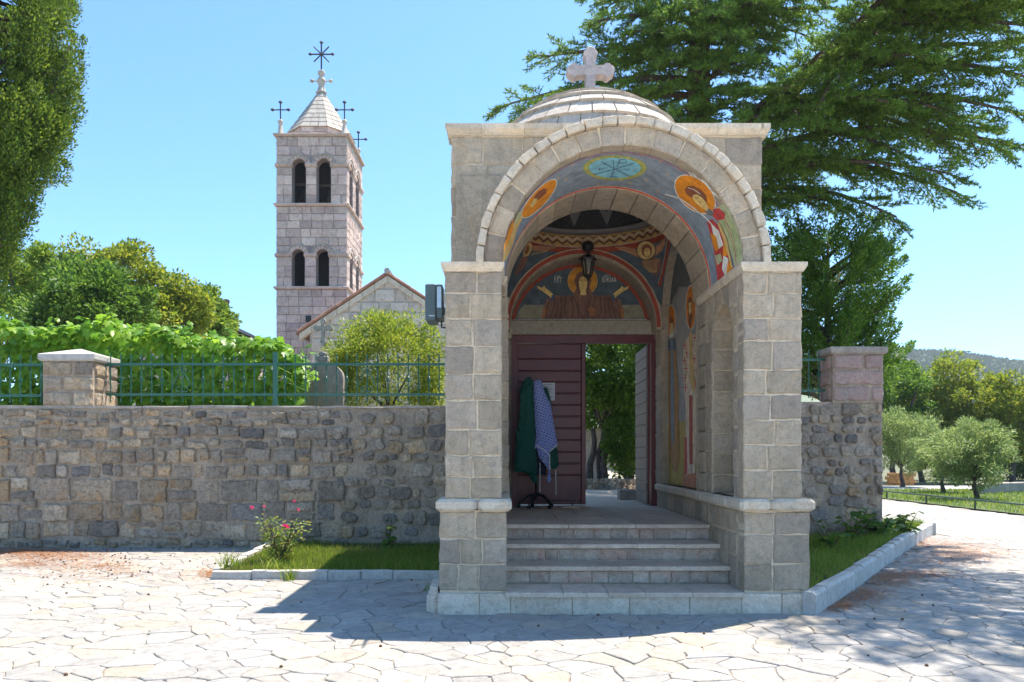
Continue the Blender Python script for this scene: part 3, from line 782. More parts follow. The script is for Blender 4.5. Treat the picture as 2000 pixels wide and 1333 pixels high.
for k in range(9):
    z = 2.71-.027*k; x0_ = .50; x1_ = .73 - rg.uniform(0,.08)
    MB().box(x0_, x1_, 12.7235, 12.7245, z, z+.007).build('text_line', M['ink'], nb)
d2 = MB().box(2.262, 2.29, 12.83, 13.99, .80, 3.37).build('door', M['red_wood'], gate)
nzp = 14
for k in range(nzp):
    z0 = .80+2.57*k/nzp; z1 = .80+2.57*(k+1)/nzp
    MB().bbox(2.245, 2.272, 12.86, 13.98, z0+.005, z1-.005, .008).build('plank', M['grey_wood'], d2)
MB().tube([(2.25,13.9,1.95),(2.19,13.9,1.95),(2.19,13.82,1.95)], .01, 6).build('handle', M['iron'], d2)
# ================================================================== frescoes (thin painted layers on the real surfaces)
def ray(x, y): return Vector(((x-CX)/FX, 1.0, (HY-y)/FX))
def on_vault(x, y, off):
    d = ray(x, y); r = GR - .004 - off; ez = EYE-GS
    a = d.x**2+d.z**2; b = 2*(-GX*d.x+ez*d.z); c = GX**2+ez**2-r*r; D = max(0, b*b-4*a*c)
    t = (-b+math.sqrt(D))/(2*a); return d*t+Vector((0,0,EYE))
def on_tym(x, y, off):
    t = 12.74-.003-off; d = ray(x, y); return d*t+Vector((0,0,EYE))
def on_recess(x, y, off):
    d = ray(x, y); t = (2.478-off)/d.x; return d*t+Vector((0,0,EYE))
def on_pend(x, y, off):
    d = ray(x, y); o = Vector((0,0,EYE))-Vector(IC); r = IR-.006-off
    b = o.dot(d); c = o.dot(o)-r*r; a = d.dot(d); t = (-b+math.sqrt(max(0, b*b-a*c)))/a
    return d*t+Vector((0,0,EYE))
def figure(name, poly, surf, layer, m, parent, step=7.0):
    """one painted shape: outline in photo pixels, laid on the wall it is painted on"""
    n = len(poly); P = []; 
    for i in range(n):
        a = Vector(poly[i]); b = Vector(poly[(i+1)%n]); k = max(1, int((b-a).length/step))
        P += [a+(b-a)*q/k for q in range(k)]
    E = [(i, (i+1) % len(P)) for i in range(len(P))]
    xs = [p.x for p in P]; ys = [p.y for p in P]; base = len(P)
    x = min(xs)+step*.6
    while x < max(xs):
        y = min(ys)+step*.6
        while y < max(ys): P.append(Vector((x, y))); y += step
        x += step
    res = delaunay_2d_cdt(P, E, [list(range(base))], 1, 1e-4)
    use = sorted({i for f in res[2] for i in f}); ix = {v: k for k, v in enumerate(use)}
    return obj(name, [surf(res[0][i].x, res[0][i].y, layer*.0022) for i in use], [tuple(ix[i] for i in f) for f in res[2]], m, parent, True)
def ell(cx, cy, rx, ry, rot=0, n=28):
    c, s = math.cos(R(rot)), math.sin(R(rot))
    return [(cx+rx*math.cos(2*PI*k/n)*c-ry*math.sin(2*PI*k/n)*s, cy+rx*math.cos(2*PI*k/n)*s+ry*math.sin(2*PI*k/n)*c) for k in range(n)]
def stroke(P, wd):
    P = [Vector(p) for p in P]; L = []; Rr = []
    for i, p in enumerate(P):
        t = (P[min(i+1,len(P)-1)]-P[max(i-1,0)]).normalized(); nn = Vector((-t.y, t.x))*wd/2
        L.append(tuple(p+nn)); Rr.append(tuple(p-nn))
    return L+Rr[::-1]
def zm(ox, oy, sc): return lambda *P: [(ox+x/sc, oy+y/sc) for x, y in P]
F_ = lambda nm, c, v=.15: paint('fresco_'+nm, tuple(min(.8, x*1.95) for x in c), .7, v*2.0, 9, .06)
fo = F_('orange', (.41,.145,.008)); fsk = F_('skin', (.52,.30,.11)); fhair = F_('hair', (.14,.045,.02)); fgreen = F_('green', (.24,.25,.14)); fwhite = F_('white', (.50,.46,.38))
fcy = F_('sky', (.13,.30,.37)); fwre = F_('wreath', (.20,.24,.055)); fcr = F_('crimson', (.30,.03,.03)); fgr2 = F_('leaf', (.20,.26,.08)); fdk = F_('darkblue', (.03,.06,.11), .1)
fvb = F_('vaultblue', (.135,.165,.20)); frob = F_('maroon', (.125,.062,.045)); folv = F_('olive', (.155,.145,.10)); fyel = F_('yellow', (.36,.24,.085)); fgold = F_('gold', (.36,.165,.018)); folv2 = F_('ochreground', (.24,.18,.035)); fgrey = F_('greyground', (.19,.185,.175))
# vault lining between the front voussoirs and the inner stone arch
V = []; F = []; n = 48; ys_ = [8.17, 8.5, 8.85, 9.27]
for k in range(n+1):
    for y in ys_: a = PI*k/n; V.append((GX+(GR-.004)*math.cos(a), y, GS+(GR-.004)*math.sin(a)))
for k in range(n):
    for q in range(3): F.append((k*4+q, k*4+q+1, k*4+4+q+1, k*4+4+q))
vf = obj('fresco', V, F, fvb, gate, True); tag(vf, 'blue painted vault fresco with haloed angels and a round medallion')
def vband(y0, y1, r, m, nm):
    V = []; F = []
    for k in range(n+1):
        a = PI*k/n; V += [(GX+r*math.cos(a), y0, GS+r*math.sin(a)), (GX+r*math.cos(a), y1, GS+r*math.sin(a))]
    for k in range(n): F.append((2*k,2*k+1,2*k+3,2*k+2))
    return obj(nm, V, F, m, vf, True)
fred = F_('borderred', (.42,.055,.018))
vband(9.215, 9.262, GR-.008, fred, 'border'); vband(9.200, 9.214, GR-.008, fwhite, 'border_line'); vband(8.19, 8.203, GR-.008, fcr, 'border')
figure('wreath', ell(1201,328.5,62,24.5), on_vault, 1, fwre, vf); figure('medallion', ell(1201,328.5,51,20), on_vault, 2, fcy, vf)
z7 = zm(970, 270, 3.92)
for P in (z7((890,165),(900,235),(880,298)), z7((860,298),(925,298)), z7((800,180),(900,235),(1010,290)), z7((1060,190),(900,240),(745,280)), z7((920,220),(945,165)),
          z7((935,168),(985,165),(1000,180),(975,192),(930,190)), z7((780,240),(820,235)), z7((785,232),(790,250)), z7((985,235),(1000,248),(1015,235),(1020,245)), z7((815,190),(840,205))):
    figure('monogram_stroke', stroke(P, 1.4), on_vault, 3, fdk, vf, 5)
rw = random.Random(5)
for k in range(46):
    a = 2*PI*k/46; x, y = 1201+56.5*math.cos(a), 328.5+22.3*math.sin(a)
    figure('wreath_leaf', ell(x, y, 4.2, 1.5, rw.uniform(0,180), 6), on_vault, 2, fgr2 if k % 2 else fyel, vf, 6)
for (x, y) in ((1105,350),(1118,322),(1255,300),(1290,315),(1262,352),(1284,374),(1304,340),(1168,360),(1090,348),(1330,330),(1230,358)):
    figure('star', stroke([(x-4,y),(x+4,y)], .9), on_vault, 1, fyel, vf); figure('star', stroke([(x,y-4),(x,y+4)], .9), on_vault, 1.5, fyel, vf)
# right angel
figure('halo_edge', ell(1357.5,380,48,29.5,42), on_vault, 1, fwhite, vf); figure('halo', ell(1357.5,380,46,27.5,42), on_vault, 2, fo, vf)
figure('wing_line', stroke(z7((1290,430),(1400,462),(1500,530),(1600,610),(1700,720)), 2.2), on_vault, 3, fwhite, vf)
figure('cloak', z7((1680,530),(1745,503),(1790,570),(1840,690),(1875,830),(1888,950),(1830,1005),(1800,900),(1760,800),(1720,680),(1695,630)), on_vault, 1, fgreen, vf)
for P in (z7((1750,560),(1790,660),(1825,800),(1850,930)), z7((1725,600),(1775,740),(1810,880)), z7((1800,640),(1850,790),(1872,900))): figure('fold', stroke(P, 1.6), on_vault, 2, fgr2, vf)
figure('robe', z7((1610,640),(1650,620),(1700,680),(1740,760),(1770,850),(1800,960),(1820,1015),(1692,1125),(1682,1000),(1662,850),(1632,730)), on_vault, 2, fcr, vf)
figure('sleeve', z7((1655,545),(1700,538),(1750,580),(1740,620),(1690,632),(1655,600)), on_vault, 3, fcr, vf)
figure('drape', z7((1640,655),(1700,710),(1735,820),(1700,850),(1665,770)), on_vault, 4, fwhite, vf)
figure('drape', z7((1640,725),(1680,755),(1700,850),(1680,872),(1650,800)), on_vault, 5, fo, vf); figure('drape', z7((1742,760),(1772,830),(1765,900),(1730,905)), on_vault, 5, fo, vf)
figure('drape', z7((1735,900),(1770,920),(1790,990),(1750,1060),(1725,1000)), on_vault, 4, fwhite, vf); figure('orb', z7((1670,900),(1715,885),(1728,940),(1690,975)), on_vault, 5, fgreen, vf)
figure('drape', z7((1770,940),(1795,960),(1800,1010),(1755,1060)), on_vault, 5, fo, vf)
figure('sash', z7((1685,640),(1705,650),(1760,770),(1810,1000),(1795,990),(1740,790)), on_vault, 6, fyel, vf)
figure('hair', z7((1438,395),(1462,368),(1510,366),(1560,392),(1605,440),(1612,490),(1590,500),(1540,470),(1480,450),(1450,425)), on_vault, 3, fhair, vf)
figure('face', z7((1500,440),(1530,430),(1570,455),(1600,490),(1622,535),(1612,562),(1575,535),(1530,505),(1505,470)), on_vault, 4, fsk, vf)
figure('fillet', stroke(z7((1465,380),(1510,395),(1560,430)), 1.3), on_vault, 4, fwhite, vf)
for P in (z7((1522,462),(1545,470)), z7((1555,480),(1572,492)), z7((1545,478),(1562,510)), z7((1575,525),(1590,530)), z7((1515,452),(1550,458))): figure('feature', stroke(P, .9), on_vault, 5, fhair, vf, 5)
figure('neck', z7((1590,540),(1625,540),(1665,570),(1650,600),(1610,590)), on_vault, 4, greyb, vf)
for q, P in enumerate((z7((1470,262),(1500,290)), z7((1495,268),(1530,298)), z7((1545,310),(1580,340)), z7((1570,320),(1610,355)), z7((1600,350),(1640,390)), z7((1650,410),(1690,450)))): figure('lettering', stroke(P, 2.0), on_vault, 1, fwhite, vf, 5)
# left angel, strongly foreshortened
figure('halo_edge', ell(1053,388.5,50,15.5,-48), on_vault, 1, fwhite, vf, 4); figure('halo', ell(1053,388.5,48,14,-48), on_vault, 2, fo, vf, 4)
figure('hair', z7((285,455),(320,410),(360,385),(385,388),(375,425),(335,462),(305,480)), on_vault, 3, fhair, vf, 4)
figure('face', z7((255,520),(285,465),(310,462),(305,490),(270,535)), on_vault, 4, fsk, vf, 4)
figure('robe', z7((185,560),(150,600),(105,720),(55,880),(45,950),(75,930),(120,830),(160,690),(195,620)), on_vault, 2, fyel, vf, 4)
figure('drape', z7((128,620),(100,690),(60,820),(52,880),(90,800),(128,700)), on_vault, 3, fo, vf, 4); figure('drape', z7((190,555),(165,570),(135,650),(150,660),(185,600)), on_vault, 3, fgreen, vf, 4)
# --- tympanum: orant figure
z3 = zm(960, 380, 3.508)
tf = MB().prism([(GX+(1.10 if k else 1.10)*math.cos(PI*k/40), max(3.73, GS+1.10*math.sin(PI*k/40))) for k in range(41)], front(12.737), -.004, 0).build('fresco', blue, gate)
tag(tf, 'painted half-round panel with a haloed figure raising both hands')
V = []; F = []
for k in range(41):
    a = PI*k/40
    for r_ in (1.075, 1.125): V.append((GX+r_*math.cos(a), 12.728, GS+r_*math.sin(a)))
for k in range(40): F.append((2*k,2*k+1,2*k+3,2*k+2))
obj('border', V, F, red, tf); MB().box(.06,2.27,12.726,12.735,3.722,3.75).build('border', red, tf)
MB().box(.10,2.23,12.7265,12.7285,3.752,3.764).build('border_line', fwhite, tf)
figure('ground_band', z3((165,850),(195,790),(225,757),(1035,757),(1070,800),(1092,850)), on_tym, 1, folv, tf)
figure('halo_line', ell(1138,549,31,31), on_tym, 2, darkl, tf); figure('halo_edge', ell(1138,549,29.8,29.8), on_tym, 2.5, cream, tf); figure('halo', ell(1138,549,28.8,28.8), on_tym, 3, fgold, tf)
figure('robe', z3((345,852),(352,790),(375,720),(430,690),(500,695),(560,690),(582,640),(566,590),(585,545),(625,525),(668,545),(685,590),(672,640),(695,690),(760,695),(825,690),(880,720),(905,790),(912,852)), on_tym, 4, frob, tf)
figure('face', z3((597,600),(606,568),(628,560),(650,568),(658,600),(652,640),(638,668),(626,675),(612,664),(602,640)), on_tym, 5, fsk, tf)
figure('neck', z3((612,660),(646,660),(650,690),(608,690)), on_tym, 4.6, fsk, tf)
figure('hood_line', stroke(z3((598,690),(590,620),(602,570),(628,556),(653,570),(664,620),(655,690)), 1.2), on_tym, 6, darkl, tf)
for P in (z3((606,592),(620,590)), z3((634,590),(648,592)), z3((627,592),(624,622),(632,626)), z3((617,643),(637,643)), z3((606,584),(622,580)), z3((634,580),(650,585))): figure('feature', stroke(P, .9), on_tym, 6, fhair, tf, 5)
for s in (1, -1):
    Q = lambda *P: z3(*[(x if s == 1 else 1254-x, y) for x, y in P])
    figure('hand', Q((312,627),(345,640),(362,626),(374,645),(398,662),(428,690),(416,716),(385,690),(345,662),(322,650)), on_tym, 5, fsk, tf)
    figure('cuff', Q((412,690),(432,685),(428,720),(405,735)), on_tym, 5.5, fdk, tf)
    for P in (((440,700),(430,770),(400,850)), ((475,700),(480,770),(470,850)), ((510,700),(500,790),(520,850)), ((545,700),(560,780),(550,850)), ((585,700),(600,790),(625,850)), ((400,720),(375,790),(372,850)), ((455,700),(455,760),(435,850)), ((565,695),(585,760),(600,850))):
        figure('fold', stroke(Q(*P), 1.1), on_tym, 6, darkl, tf)
    figure('trim', Q((352,790),(372,770),(385,800),(360,850),(345,850)), on_tym, 5, F_('rustcloth', (.22,.085,.035)), tf)
figure('trim', z3((655,780),(690,770),(720,800),(715,830),(680,835)), on_tym, 6.5, F_('rusttrim', (.22,.085,.035)), tf)
def text(s, x, y, h, parent, m, surf_y=12.72):
    c = bpy.data.curves.new('lettering', 'FONT'); c.body = s; c.size = h; c.align_x = 'CENTER'; c.resolution_u = 2
    o = bpy.data.objects.new('lettering', c); COL.objects.link(o)
    bpy.context.view_layer.update()
    me = bpy.data.meshes.new_from_object(o.evaluated_get(bpy.context.evaluated_depsgraph_get()))
    bpy.data.objects.remove(o)
    p = at(x, y, surf_y)
    for v in me.vertices: v.co = Vector((p.x+v.co.x*.72, surf_y, p.z+v.co.y))
    me.materials.clear(); me.materials.append(m); return link('lettering', me, parent)
text('МТ', 1090, 552.5, .115, tf, fwhite); text('БЖИА', 1190, 551.5, .105, tf, fwhite)
text('СТАЯ', 1088, 543, .05, tf, fwhite); text('МАТИ', 1186, 541, .045, tf, fwhite)
for (x, y) in ((1052,590),(1070,575),(1212,588),(1225,600),(1205,570),(1048,604)): figure('star', stroke([(x-1.5,y),(x+1.5,y)], 1.2), on_tym, 1, fyel, tf)
# --- winged heads on the pendentives
def arc_line(y0, r0, r1, m, nm):   # band on the pendentive along the back arch
    V = []; F = []
    for k in range(41):
        a = PI*k/40
        for r_ in (r0, r1): V.append((GX+r_*math.cos(a), y0, IC[2]+r_*math.sin(a)))
    for k in range(40): F.append((2*k,2*k+1,2*k+3,2*k+2))
    obj(nm, V, F, m, pend)
arc_line(12.205, 1.13, 1.19, red, 'border'); arc_line(12.204, 1.19, 1.205, cream, 'border_line')
for P, m_ in ((z3((1150,630),(1180,520),(1205,390),(1222,290)), red), ):
    figure('border', stroke(P, 4.5), on_pend, 1, m_, pend)
figure('border_line', stroke(z3((1140,612),(1168,520),(1192,390),(1205,300)), 1.1), on_pend, 1, cream, pend)
fwing = F_('wing', (.23,.11,.06))
figure('wing', z3((838,360),(900,357),(985,372),(1010,415),(1035,440),(985,425),(920,392)), on_pend, 1, fwing, pend)
figure('wing', z3((1105,385),(1150,335),(1192,292),(1188,345),(1160,395),(1125,420)), on_pend, 1, fwing, pend)
figure('body', z3((1025,460),(1060,430),(1110,425),(1158,450),(1168,490),(1150,540),(1125,565),(1085,520),(1040,495)), on_pend, 1, frob, pend)
for k in range(9):
    figure('feather', stroke(z3((1038+14*k,455-2*k),(1048+10*k,500),(1090+5*k,535)), .8), on_pend, 2, fyel, pend)
    figure('feather', stroke(z3((870+18*k,372+5*k),(900+16*k,385+5*k)), .8), on_pend, 2, fyel, pend)
    figure('feather', stroke(z3((1118+8*k,392-8*k),(1130+7*k,402-8*k)), .8), on_pend, 2, fyel, pend)
figure('halo_line', ell(1262,489.5,19.5,19.5), on_pend, 2, darkl, pend); figure('halo', ell(1262,489.5,17.8,17.8), on_pend, 3, F_('dullgold', (.33,.23,.09)), pend)
figure('hair', ell(1263,489.5,10.5,12.5), on_pend, 4, fhair, pend); figure('face', ell(1264,493,6,8.5), on_pend, 5, fsk, pend)
for P in ([(1260,490),(1263,490)], [(1265.5,490),(1268,490)], [(1262.5,498),(1266,498)], [(1264.5,490),(1264,495)]): figure('feature', stroke(P, .8), on_pend, 6, fhair, pend, 4)
figure('wing', z3((275,350),(340,352),(455,358),(420,375),(350,388),(285,390)), on_pend, 1, fwing, pend)
for k in range(7): figure('feather', stroke(z3((290+18*k,400-4*k),(272+16*k,420-4*k)), .9), on_pend, 2, fyel, pend)
figure('halo', z3((262,325),(278,345),(275,385),(255,420),(220,430),(215,400),(240,350)), on_pend, 2, F_('dullgold2', (.33,.23,.09)), pend)
figure('hair', z3((240,355),(255,350),(258,385),(240,412),(226,405)), on_pend, 3, fhair, pend)
figure('body', z3((205,430),(245,420),(248,450),(215,510),(165,560),(160,540)), on_pend, 1, frob, pend)
# --- saints on the recessed side wall
pan = MB().box(2.48, 2.492, FC-FR-.05, FC+FR+.05, 1.1, 4.75).build('fresco', F_('slate', (.075,.085,.085)), gate)
tag(pan, 'tall painted recess with two standing haloed figures')
z8 = zm(1270, 480, 2.668)
figure('arch_field', z8((95,930),(85,700),(95,420),(115,290),(150,215),(195,215),(240,260),(262,420),(262,930)), on_recess, 1, fgrey, pan)
figure('ground_field', z8((72,940),(145,935),(145,918),(262,908),(262,1300),(72,1260)), on_recess, 1.5, folv2, pan)
figure('ground_field', z8((165,1200),(230,1180),(255,1200),(250,1290),(170,1260)), on_recess, 2, F_('rosefield', (.30,.13,.07)), pan)
figure('halo_edge', ell(1311,628,8.6,33), on_recess, 2, fwhite, pan); figure('halo', ell(1311,628,7.6,31), on_recess, 3, F_('deeporange', (.42,.13,.012)), pan)
figure('halo_edge', ell(1349,601,10.2,44), on_recess, 2, fwhite, pan); figure('halo', ell(1349,601,9.2,42), on_recess, 3, F_('deeporange2', (.48,.13,.012)), pan)
figure('robe', z8((92,545),(98,490),(112,470),(128,490),(134,560),(145,700),(150,760),(147,900),(152,1125),(140,1190),(118,1170),(102,1130),(98,900),(90,740)), on_recess, 4, F_('umber', (.21,.115,.035)), pan)
figure('mantle', z8((93,490),(130,485),(131,545),(93,548)), on_recess, 5, fdk, pan); figure('stole', z8((106,480),(118,480),(122,700),(124,1000),(112,1060),(106,900)), on_recess, 6, F_('dustyblue', (.10,.125,.16)), pan)
for P in (z8((98,760),(102,1100)), z8((140,760),(146,1110)), z8((128,560),(134,900),(136,1150))): figure('fold', stroke(P, 1.0), on_recess, 6, fgold, pan)
figure('beard', z8((104,400),(118,398),(122,440),(114,520),(106,500),(102,440)), on_recess, 5, fwhite, pan); figure('hair', z8((102,390),(111,362),(120,390),(118,410),(104,410)), on_recess, 6, fhair, pan); figure('face', z8((105,405),(117,405),(117,450),(111,462),(105,450)), on_recess, 7, fsk, pan)
figure('robe', z8((180,495),(205,470),(245,455),(250,520),(252,640),(245,760),(240,905),(238,1090),(234,1185),(180,1195),(184,1000),(186,860),(176,740),(170,650),(172,560)), on_recess, 4, F_('alb', (.40,.33,.24)), pan)
figure('stole', z8((202,780),(220,780),(222,1140),(204,1140)), on_recess, 5, F_('stole', (.24,.05,.03)), pan)
figure('robe_edge', z8((178,1000),(190,1000),(192,1190),(178,1196)), on_recess, 5, fcr, pan)
for (x, y) in ((180,520),(178,600),(180,690),(232,480),(243,545),(230,590),(240,650),(236,720),(190,560),(186,640),(184,740)):
    figure('cross_mark', stroke(z8((x-9,y),(x+9,y)), 1.6), on_recess, 6, fcr, pan); figure('cross_mark', stroke(z8((x,y-22),(x,y+22)), 1.2), on_recess, 6.4, fcr, pan)
figure('sash', z8((203,450),(216,450),(222,600),(236,740),(225,770),(205,700)), on_recess, 7, fyel, pan)
figure('beard', z8((197,300),(217,296),(218,380),(208,442),(199,400)), on_recess, 6, fhair, pan); figure('hair', z8((195,300),(200,272),(212,268),(219,295),(218,330),(196,330)), on_recess, 5, fhair, pan); figure('face', z8((200,298),(215,296),(215,345),(208,362),(201,350)), on_recess, 7, fsk, pan)
for P in (z8((202,318),(206,318)), z8((210,317),(214,317)), z8((205,352),(211,352))): figure('feature', stroke(P, .9), on_recess, 8, fhair, pan, 4)

# ================================================================== lantern, floodlight, coat stand, block
ln = empty('lantern', (1.22, 12.12, 4.2), 'small black wall lantern hanging under the painted dome', 'lantern')
lp = at(1148, 483, 12.15); lx, ly, lz = lp.x, 12.12, lp.z
b = MB(); b.lathe((lx, ly, lz-.08), [(.02,0),(.075,.02),(.09,.08),(.075,.14),(.02,.16)], 14).tube([(lx,ly,lz),(lx,12.24,lz+.02)], .03, 8).build('mount', M['lamp'], ln, True)
b = MB(); zt = lz-.13; b.lathe((lx, ly, zt-.06), [(.135,-.02),(.14,0),(.07,.05),(.02,.075),(.02,.12)], 6).build('cap', M['lamp'], ln)
for k in range(6):
    a = 2*PI*k/6; c, s = math.cos(a), math.sin(a)
    MB().tube([(lx+.10*c,ly+.10*s,zt-.07),(lx+.06*c,ly+.06*s,zt-.31)], .009, 5).build('bar', M['lamp'], ln)
MB().lathe((lx,ly,zt-.31), [(.055,0),(.095,.24)], 6).build('glass', M['glass'], ln)
MB().lathe((lx,ly,zt-.40), [(.008,0),(.015,.02),(.012,.04),(.05,.06),(.066,.085),(.06,.10)], 6).build('finial', M['lamp'], ln)
fl = empty('floodlight', (-.72, 8.5, 2.9), 'grey metal floodlight fixed to the left gate pier above the fence', 'floodlight')
b = MB(); c0 = at(833, 560, 8.6); c1 = at(866, 631, 8.6)
b.bbox(c0.x, c0.x+.115, 8.45, 8.78, c1.z, c0.z, .012).build('housing', M['grey_metal'], fl)
b = MB(); b.bbox(c0.x+.112, c1.x, 8.47, 8.76, c1.z+.03, c0.z-.0, .01).build('front_bezel', M['grey_metal'], fl)
MB().box(c0.x+.125, c1.x-.012, 8.462, 8.475, c1.z+.14, c0.z-.03).build('glass', M['steel'], fl)
MB().box(c0.x+.04,c0.x+.10, 8.446,8.452, c1.z+.045,c1.z+.055).build('label_plate', M['steel'], fl)
MB().tube([(c1.x-.02,8.6,c1.z+.02),(c1.x-.02,8.6,c1.z-.05),(c1.x+.02,8.62,c1.z-.05)], .01, 6).build('cable', M['lamp'], fl)
MB().box(c1.x-.05, -.62, 8.55, 8.68, c1.z+.1, c1.z+.16).build('bracket', M['grey_metal'], fl)
cs = empty('coat_stand', (.40, 12.1, CZ), 'black wheeled coat stand in front of the closed red door leaf', 'coat stand')
sx, sy = .44, 12.15
MB().tube([(sx,sy,.92),(sx,sy,2.62)], .02, 8).build('pole', M['lamp'], cs)
for k in range(5):
    a = 2*PI*k/5+.5; c, s = math.cos(a), math.sin(a)
    MB().tube([(sx,sy,.99),(sx+.12*c,sy+.12*s,.97),(sx+.27*c,sy+.27*s,.85)], [.024,.02,.014], 6).build('leg', M['lamp'], cs)
    MB().lathe((sx+.27*c,sy+.27*s,.782), [(.022,0),(.03,.015),(.03,.045),(.015,.06)], 8).build('caster', M['lamp'], cs)
for k in range(4):
    a = 2*PI*k/4+.4; c, s = math.cos(a), math.sin(a)
    MB().tube([(sx,sy,2.52),(sx+.10*c,sy+.10*s,2.54),(sx+.14*c,sy+.14*s,2.62)], .009, 6).build('hook', M['iron'], cs)
def cloth(name, ol, Y, th, m, label, folds, seed, parent=None, tilt=0):
    """hanging cloth: outline at its own depth, two sheets with deep vertical folds"""
    n = len(ol); P = []; step = 4.0
    for i in range(n):
        a = Vector(ol[i]); b = Vector(ol[(i+1)%n]); k = max(1, int((b-a).length/step)); P += [a+(b-a)*q/k for q in range(k)]
    E = [(i,(i+1)%len(P)) for i in range(len(P))]; base = len(P); xs = [p.x for p in P]; ys = [p.y for p in P]
    x = min(xs)+2
    while x < max(xs):
        y = min(ys)+2
        while y < max(ys): P.append(Vector((x,y))); y += step
        x += step
    res = delaunay_2d_cdt(P, E, [list(range(base))], 1, 1e-4); nf = vnoise(seed)
    Vf = []; Vb = []; y0, y1 = min(ys), max(ys)
    bset = P[:base]
    for v in res[0]:
        t = (v.y-y0)/(y1-y0); dmin = min((v-q).length for q in bset)
        bul = min(1, dmin/9.0)**.6
        ph = nf([(v.x*.02, v.y*.012, 0)])[0]
        f = math.sin(v.x*folds*(1-.35*t)+ph*2.2+seed)*(.018+.045*t)
        p = at(v.x, v.y, Y); Vf.append(p+Vector((0, -th*bul+f+tilt*t, 0))); Vb.append(p+Vector((0, th*.35*bul+f*.6+.004+tilt*t, 0)))
    m_ = len(Vf); F = [tuple(f) for f in res[2]]; F += [tuple(i+m_ for i in reversed(f)) for f in res[2]]
    o = obj(name, Vf+Vb, F, m, parent, True); 
    if label: tag(o, label, 'coat' if 'coat' in name else 'cloth')
    return o
z4 = zm(960, 640, 3.332)
def clothmat(name, c): 
    m = paint(name, c, .9, .2, 30, .2); return m
def blueprint():
    m, n, b, o = nodes('blue_patterned_cloth'); v = N(n, 'ShaderNodeTexCoord').outputs['Object']
    mp = N(n, 'ShaderNodeMapping'); mp.inputs['Rotation'].default_value = (0, R(28), 0); mp.inputs['Scale'].default_value = (13, .5, 13); n.links.new(v, mp.inputs[0])
    ck = N(n, 'ShaderNodeTexBrick'); n.links.new(mp.outputs[0], ck.inputs['Vector'])
    mp2 = N(n, 'ShaderNodeMapping'); mp2.inputs['Rotation'].default_value = (R(90), 0, 0); n.links.new(mp.outputs[0], mp2.inputs[0]); n.links.new(mp2.outputs[0], ck.inputs['Vector'])
    setc(ck.inputs['Color1'], (.075,.10,.42)); setc(ck.inputs['Color2'], (.10,.13,.48)); setc(ck.inputs['Mortar'], (.36,.42,.68)); ck.inputs['Scale'].default_value = .62; ck.inputs['Mortar Size'].default_value = .07
    n.links.new(ck.outputs[0], b.inputs['Base Color']); b.inputs['Roughness'].default_value = .9; return m
gcl = clothmat('green_cloth', (.008,.085,.062)); g2 = clothmat('dark_cloth', (.012,.022,.05))
cloth('green_coat', z4((345,385),(365,395),(385,470),(400,600),(410,740),(430,800),(436,905),(410,925),(385,915),(340,850),(330,700)), 12.22, .06, gcl, 'dark green coat at the back of the stand, half hidden by the blue cloth', .35, 7)
cloth('dark_coat', z4((255,500),(330,520),(350,800),(355,960),(300,955),(280,900),(262,700)), 12.19, .05, g2, 'dark navy cloth hanging low behind the blue cloth on the stand', .4, 9)
cloth('green_coat', z4((240,318),(262,330),(270,380),(285,560),(290,760),(298,1005),(270,1012),(240,955),(205,945),(140,935),(150,850),(160,720),(195,600),(195,470),(180,410),(205,350)), 12.08, .10, gcl, 'long dark green coat hanging on the left of the coat stand', .42, 2)
bc = cloth('blue_cloth', z4((275,350),(300,340),(325,345),(350,430),(385,500),(405,620),(430,760),(425,775),(380,810),(378,900),(388,990),(372,1018),(360,990),(372,930),(345,890),(310,850),(295,790),(278,790),(290,700),(280,560),(272,420)), 12.02, .07, blueprint(), 'blue patterned cloth with white edging draped on the coat stand', .5, 4)
for P in (z4((292,768),(330,790),(378,830),(380,925)), z4((427,765),(400,790),(382,806))):
    ed = MB(); ed.tube([at(x, y, 11.93) for x, y in P], .007, 5).build('edging', fwhite, bc)
for P in (z4((316,880),(315,1070)), z4((418,925),(420,1090))): MB().tube([at(x, y, 12.1) for x, y in P], .006, 5).build('ribbon', fwhite, bc)
gco = [o for o in COL.objects if o.name.startswith('green_coat')][-1]
cloth('sleeve', z4((188,420),(210,400),(222,480),(215,600),(190,720),(165,735),(160,690),(180,590)), 11.98, .05, gcl, None, .5, 12, gco)
cloth('hood', z4((205,350),(240,322),(268,345),(275,400),(245,420),(212,405)), 12.0, .06, gcl, None, .6, 14, gco)
cb = at(1225, 962, 14.4)
tag(piece('concrete_block', flat_up(CZ), [(cb.x-.16,14.2),(cb.x+.14,14.2),(cb.x+.14,14.55),(cb.x-.16,14.55)], 0, .19, .012, .004, M['coping'], None, rg), 'small concrete block holding the open door leaf', 'block')

# ================================================================== boundary walls
rg = random.Random(21)
WY, WT = 12.7, 2.335
lwall = MB().box(-15, -.64, WY+.02, 13.5, -.1, WT).build('rubble_wall', M['cement'])
tag(lwall, 'long rubble stone wall left of the gate, carrying the iron fence', 'wall')
nzf = vnoise(4)
def rubble_piece(c, parent, Y, j=.016, mat=None, prou=.055, seg=.05):
    ol = roughen(c, seg, j, rg, .25)
    if len(ol) < 4: return
    piece('stone', front(Y), ol, .05, prou*rg.uniform(.3,1.2), .014, .007, mat or (M['rubble_grey'] if rg.random() < .12 + .6*max(0, min(1, (c[0][0]+5.5)/2.5)) else M['rubble']), parent, rg)
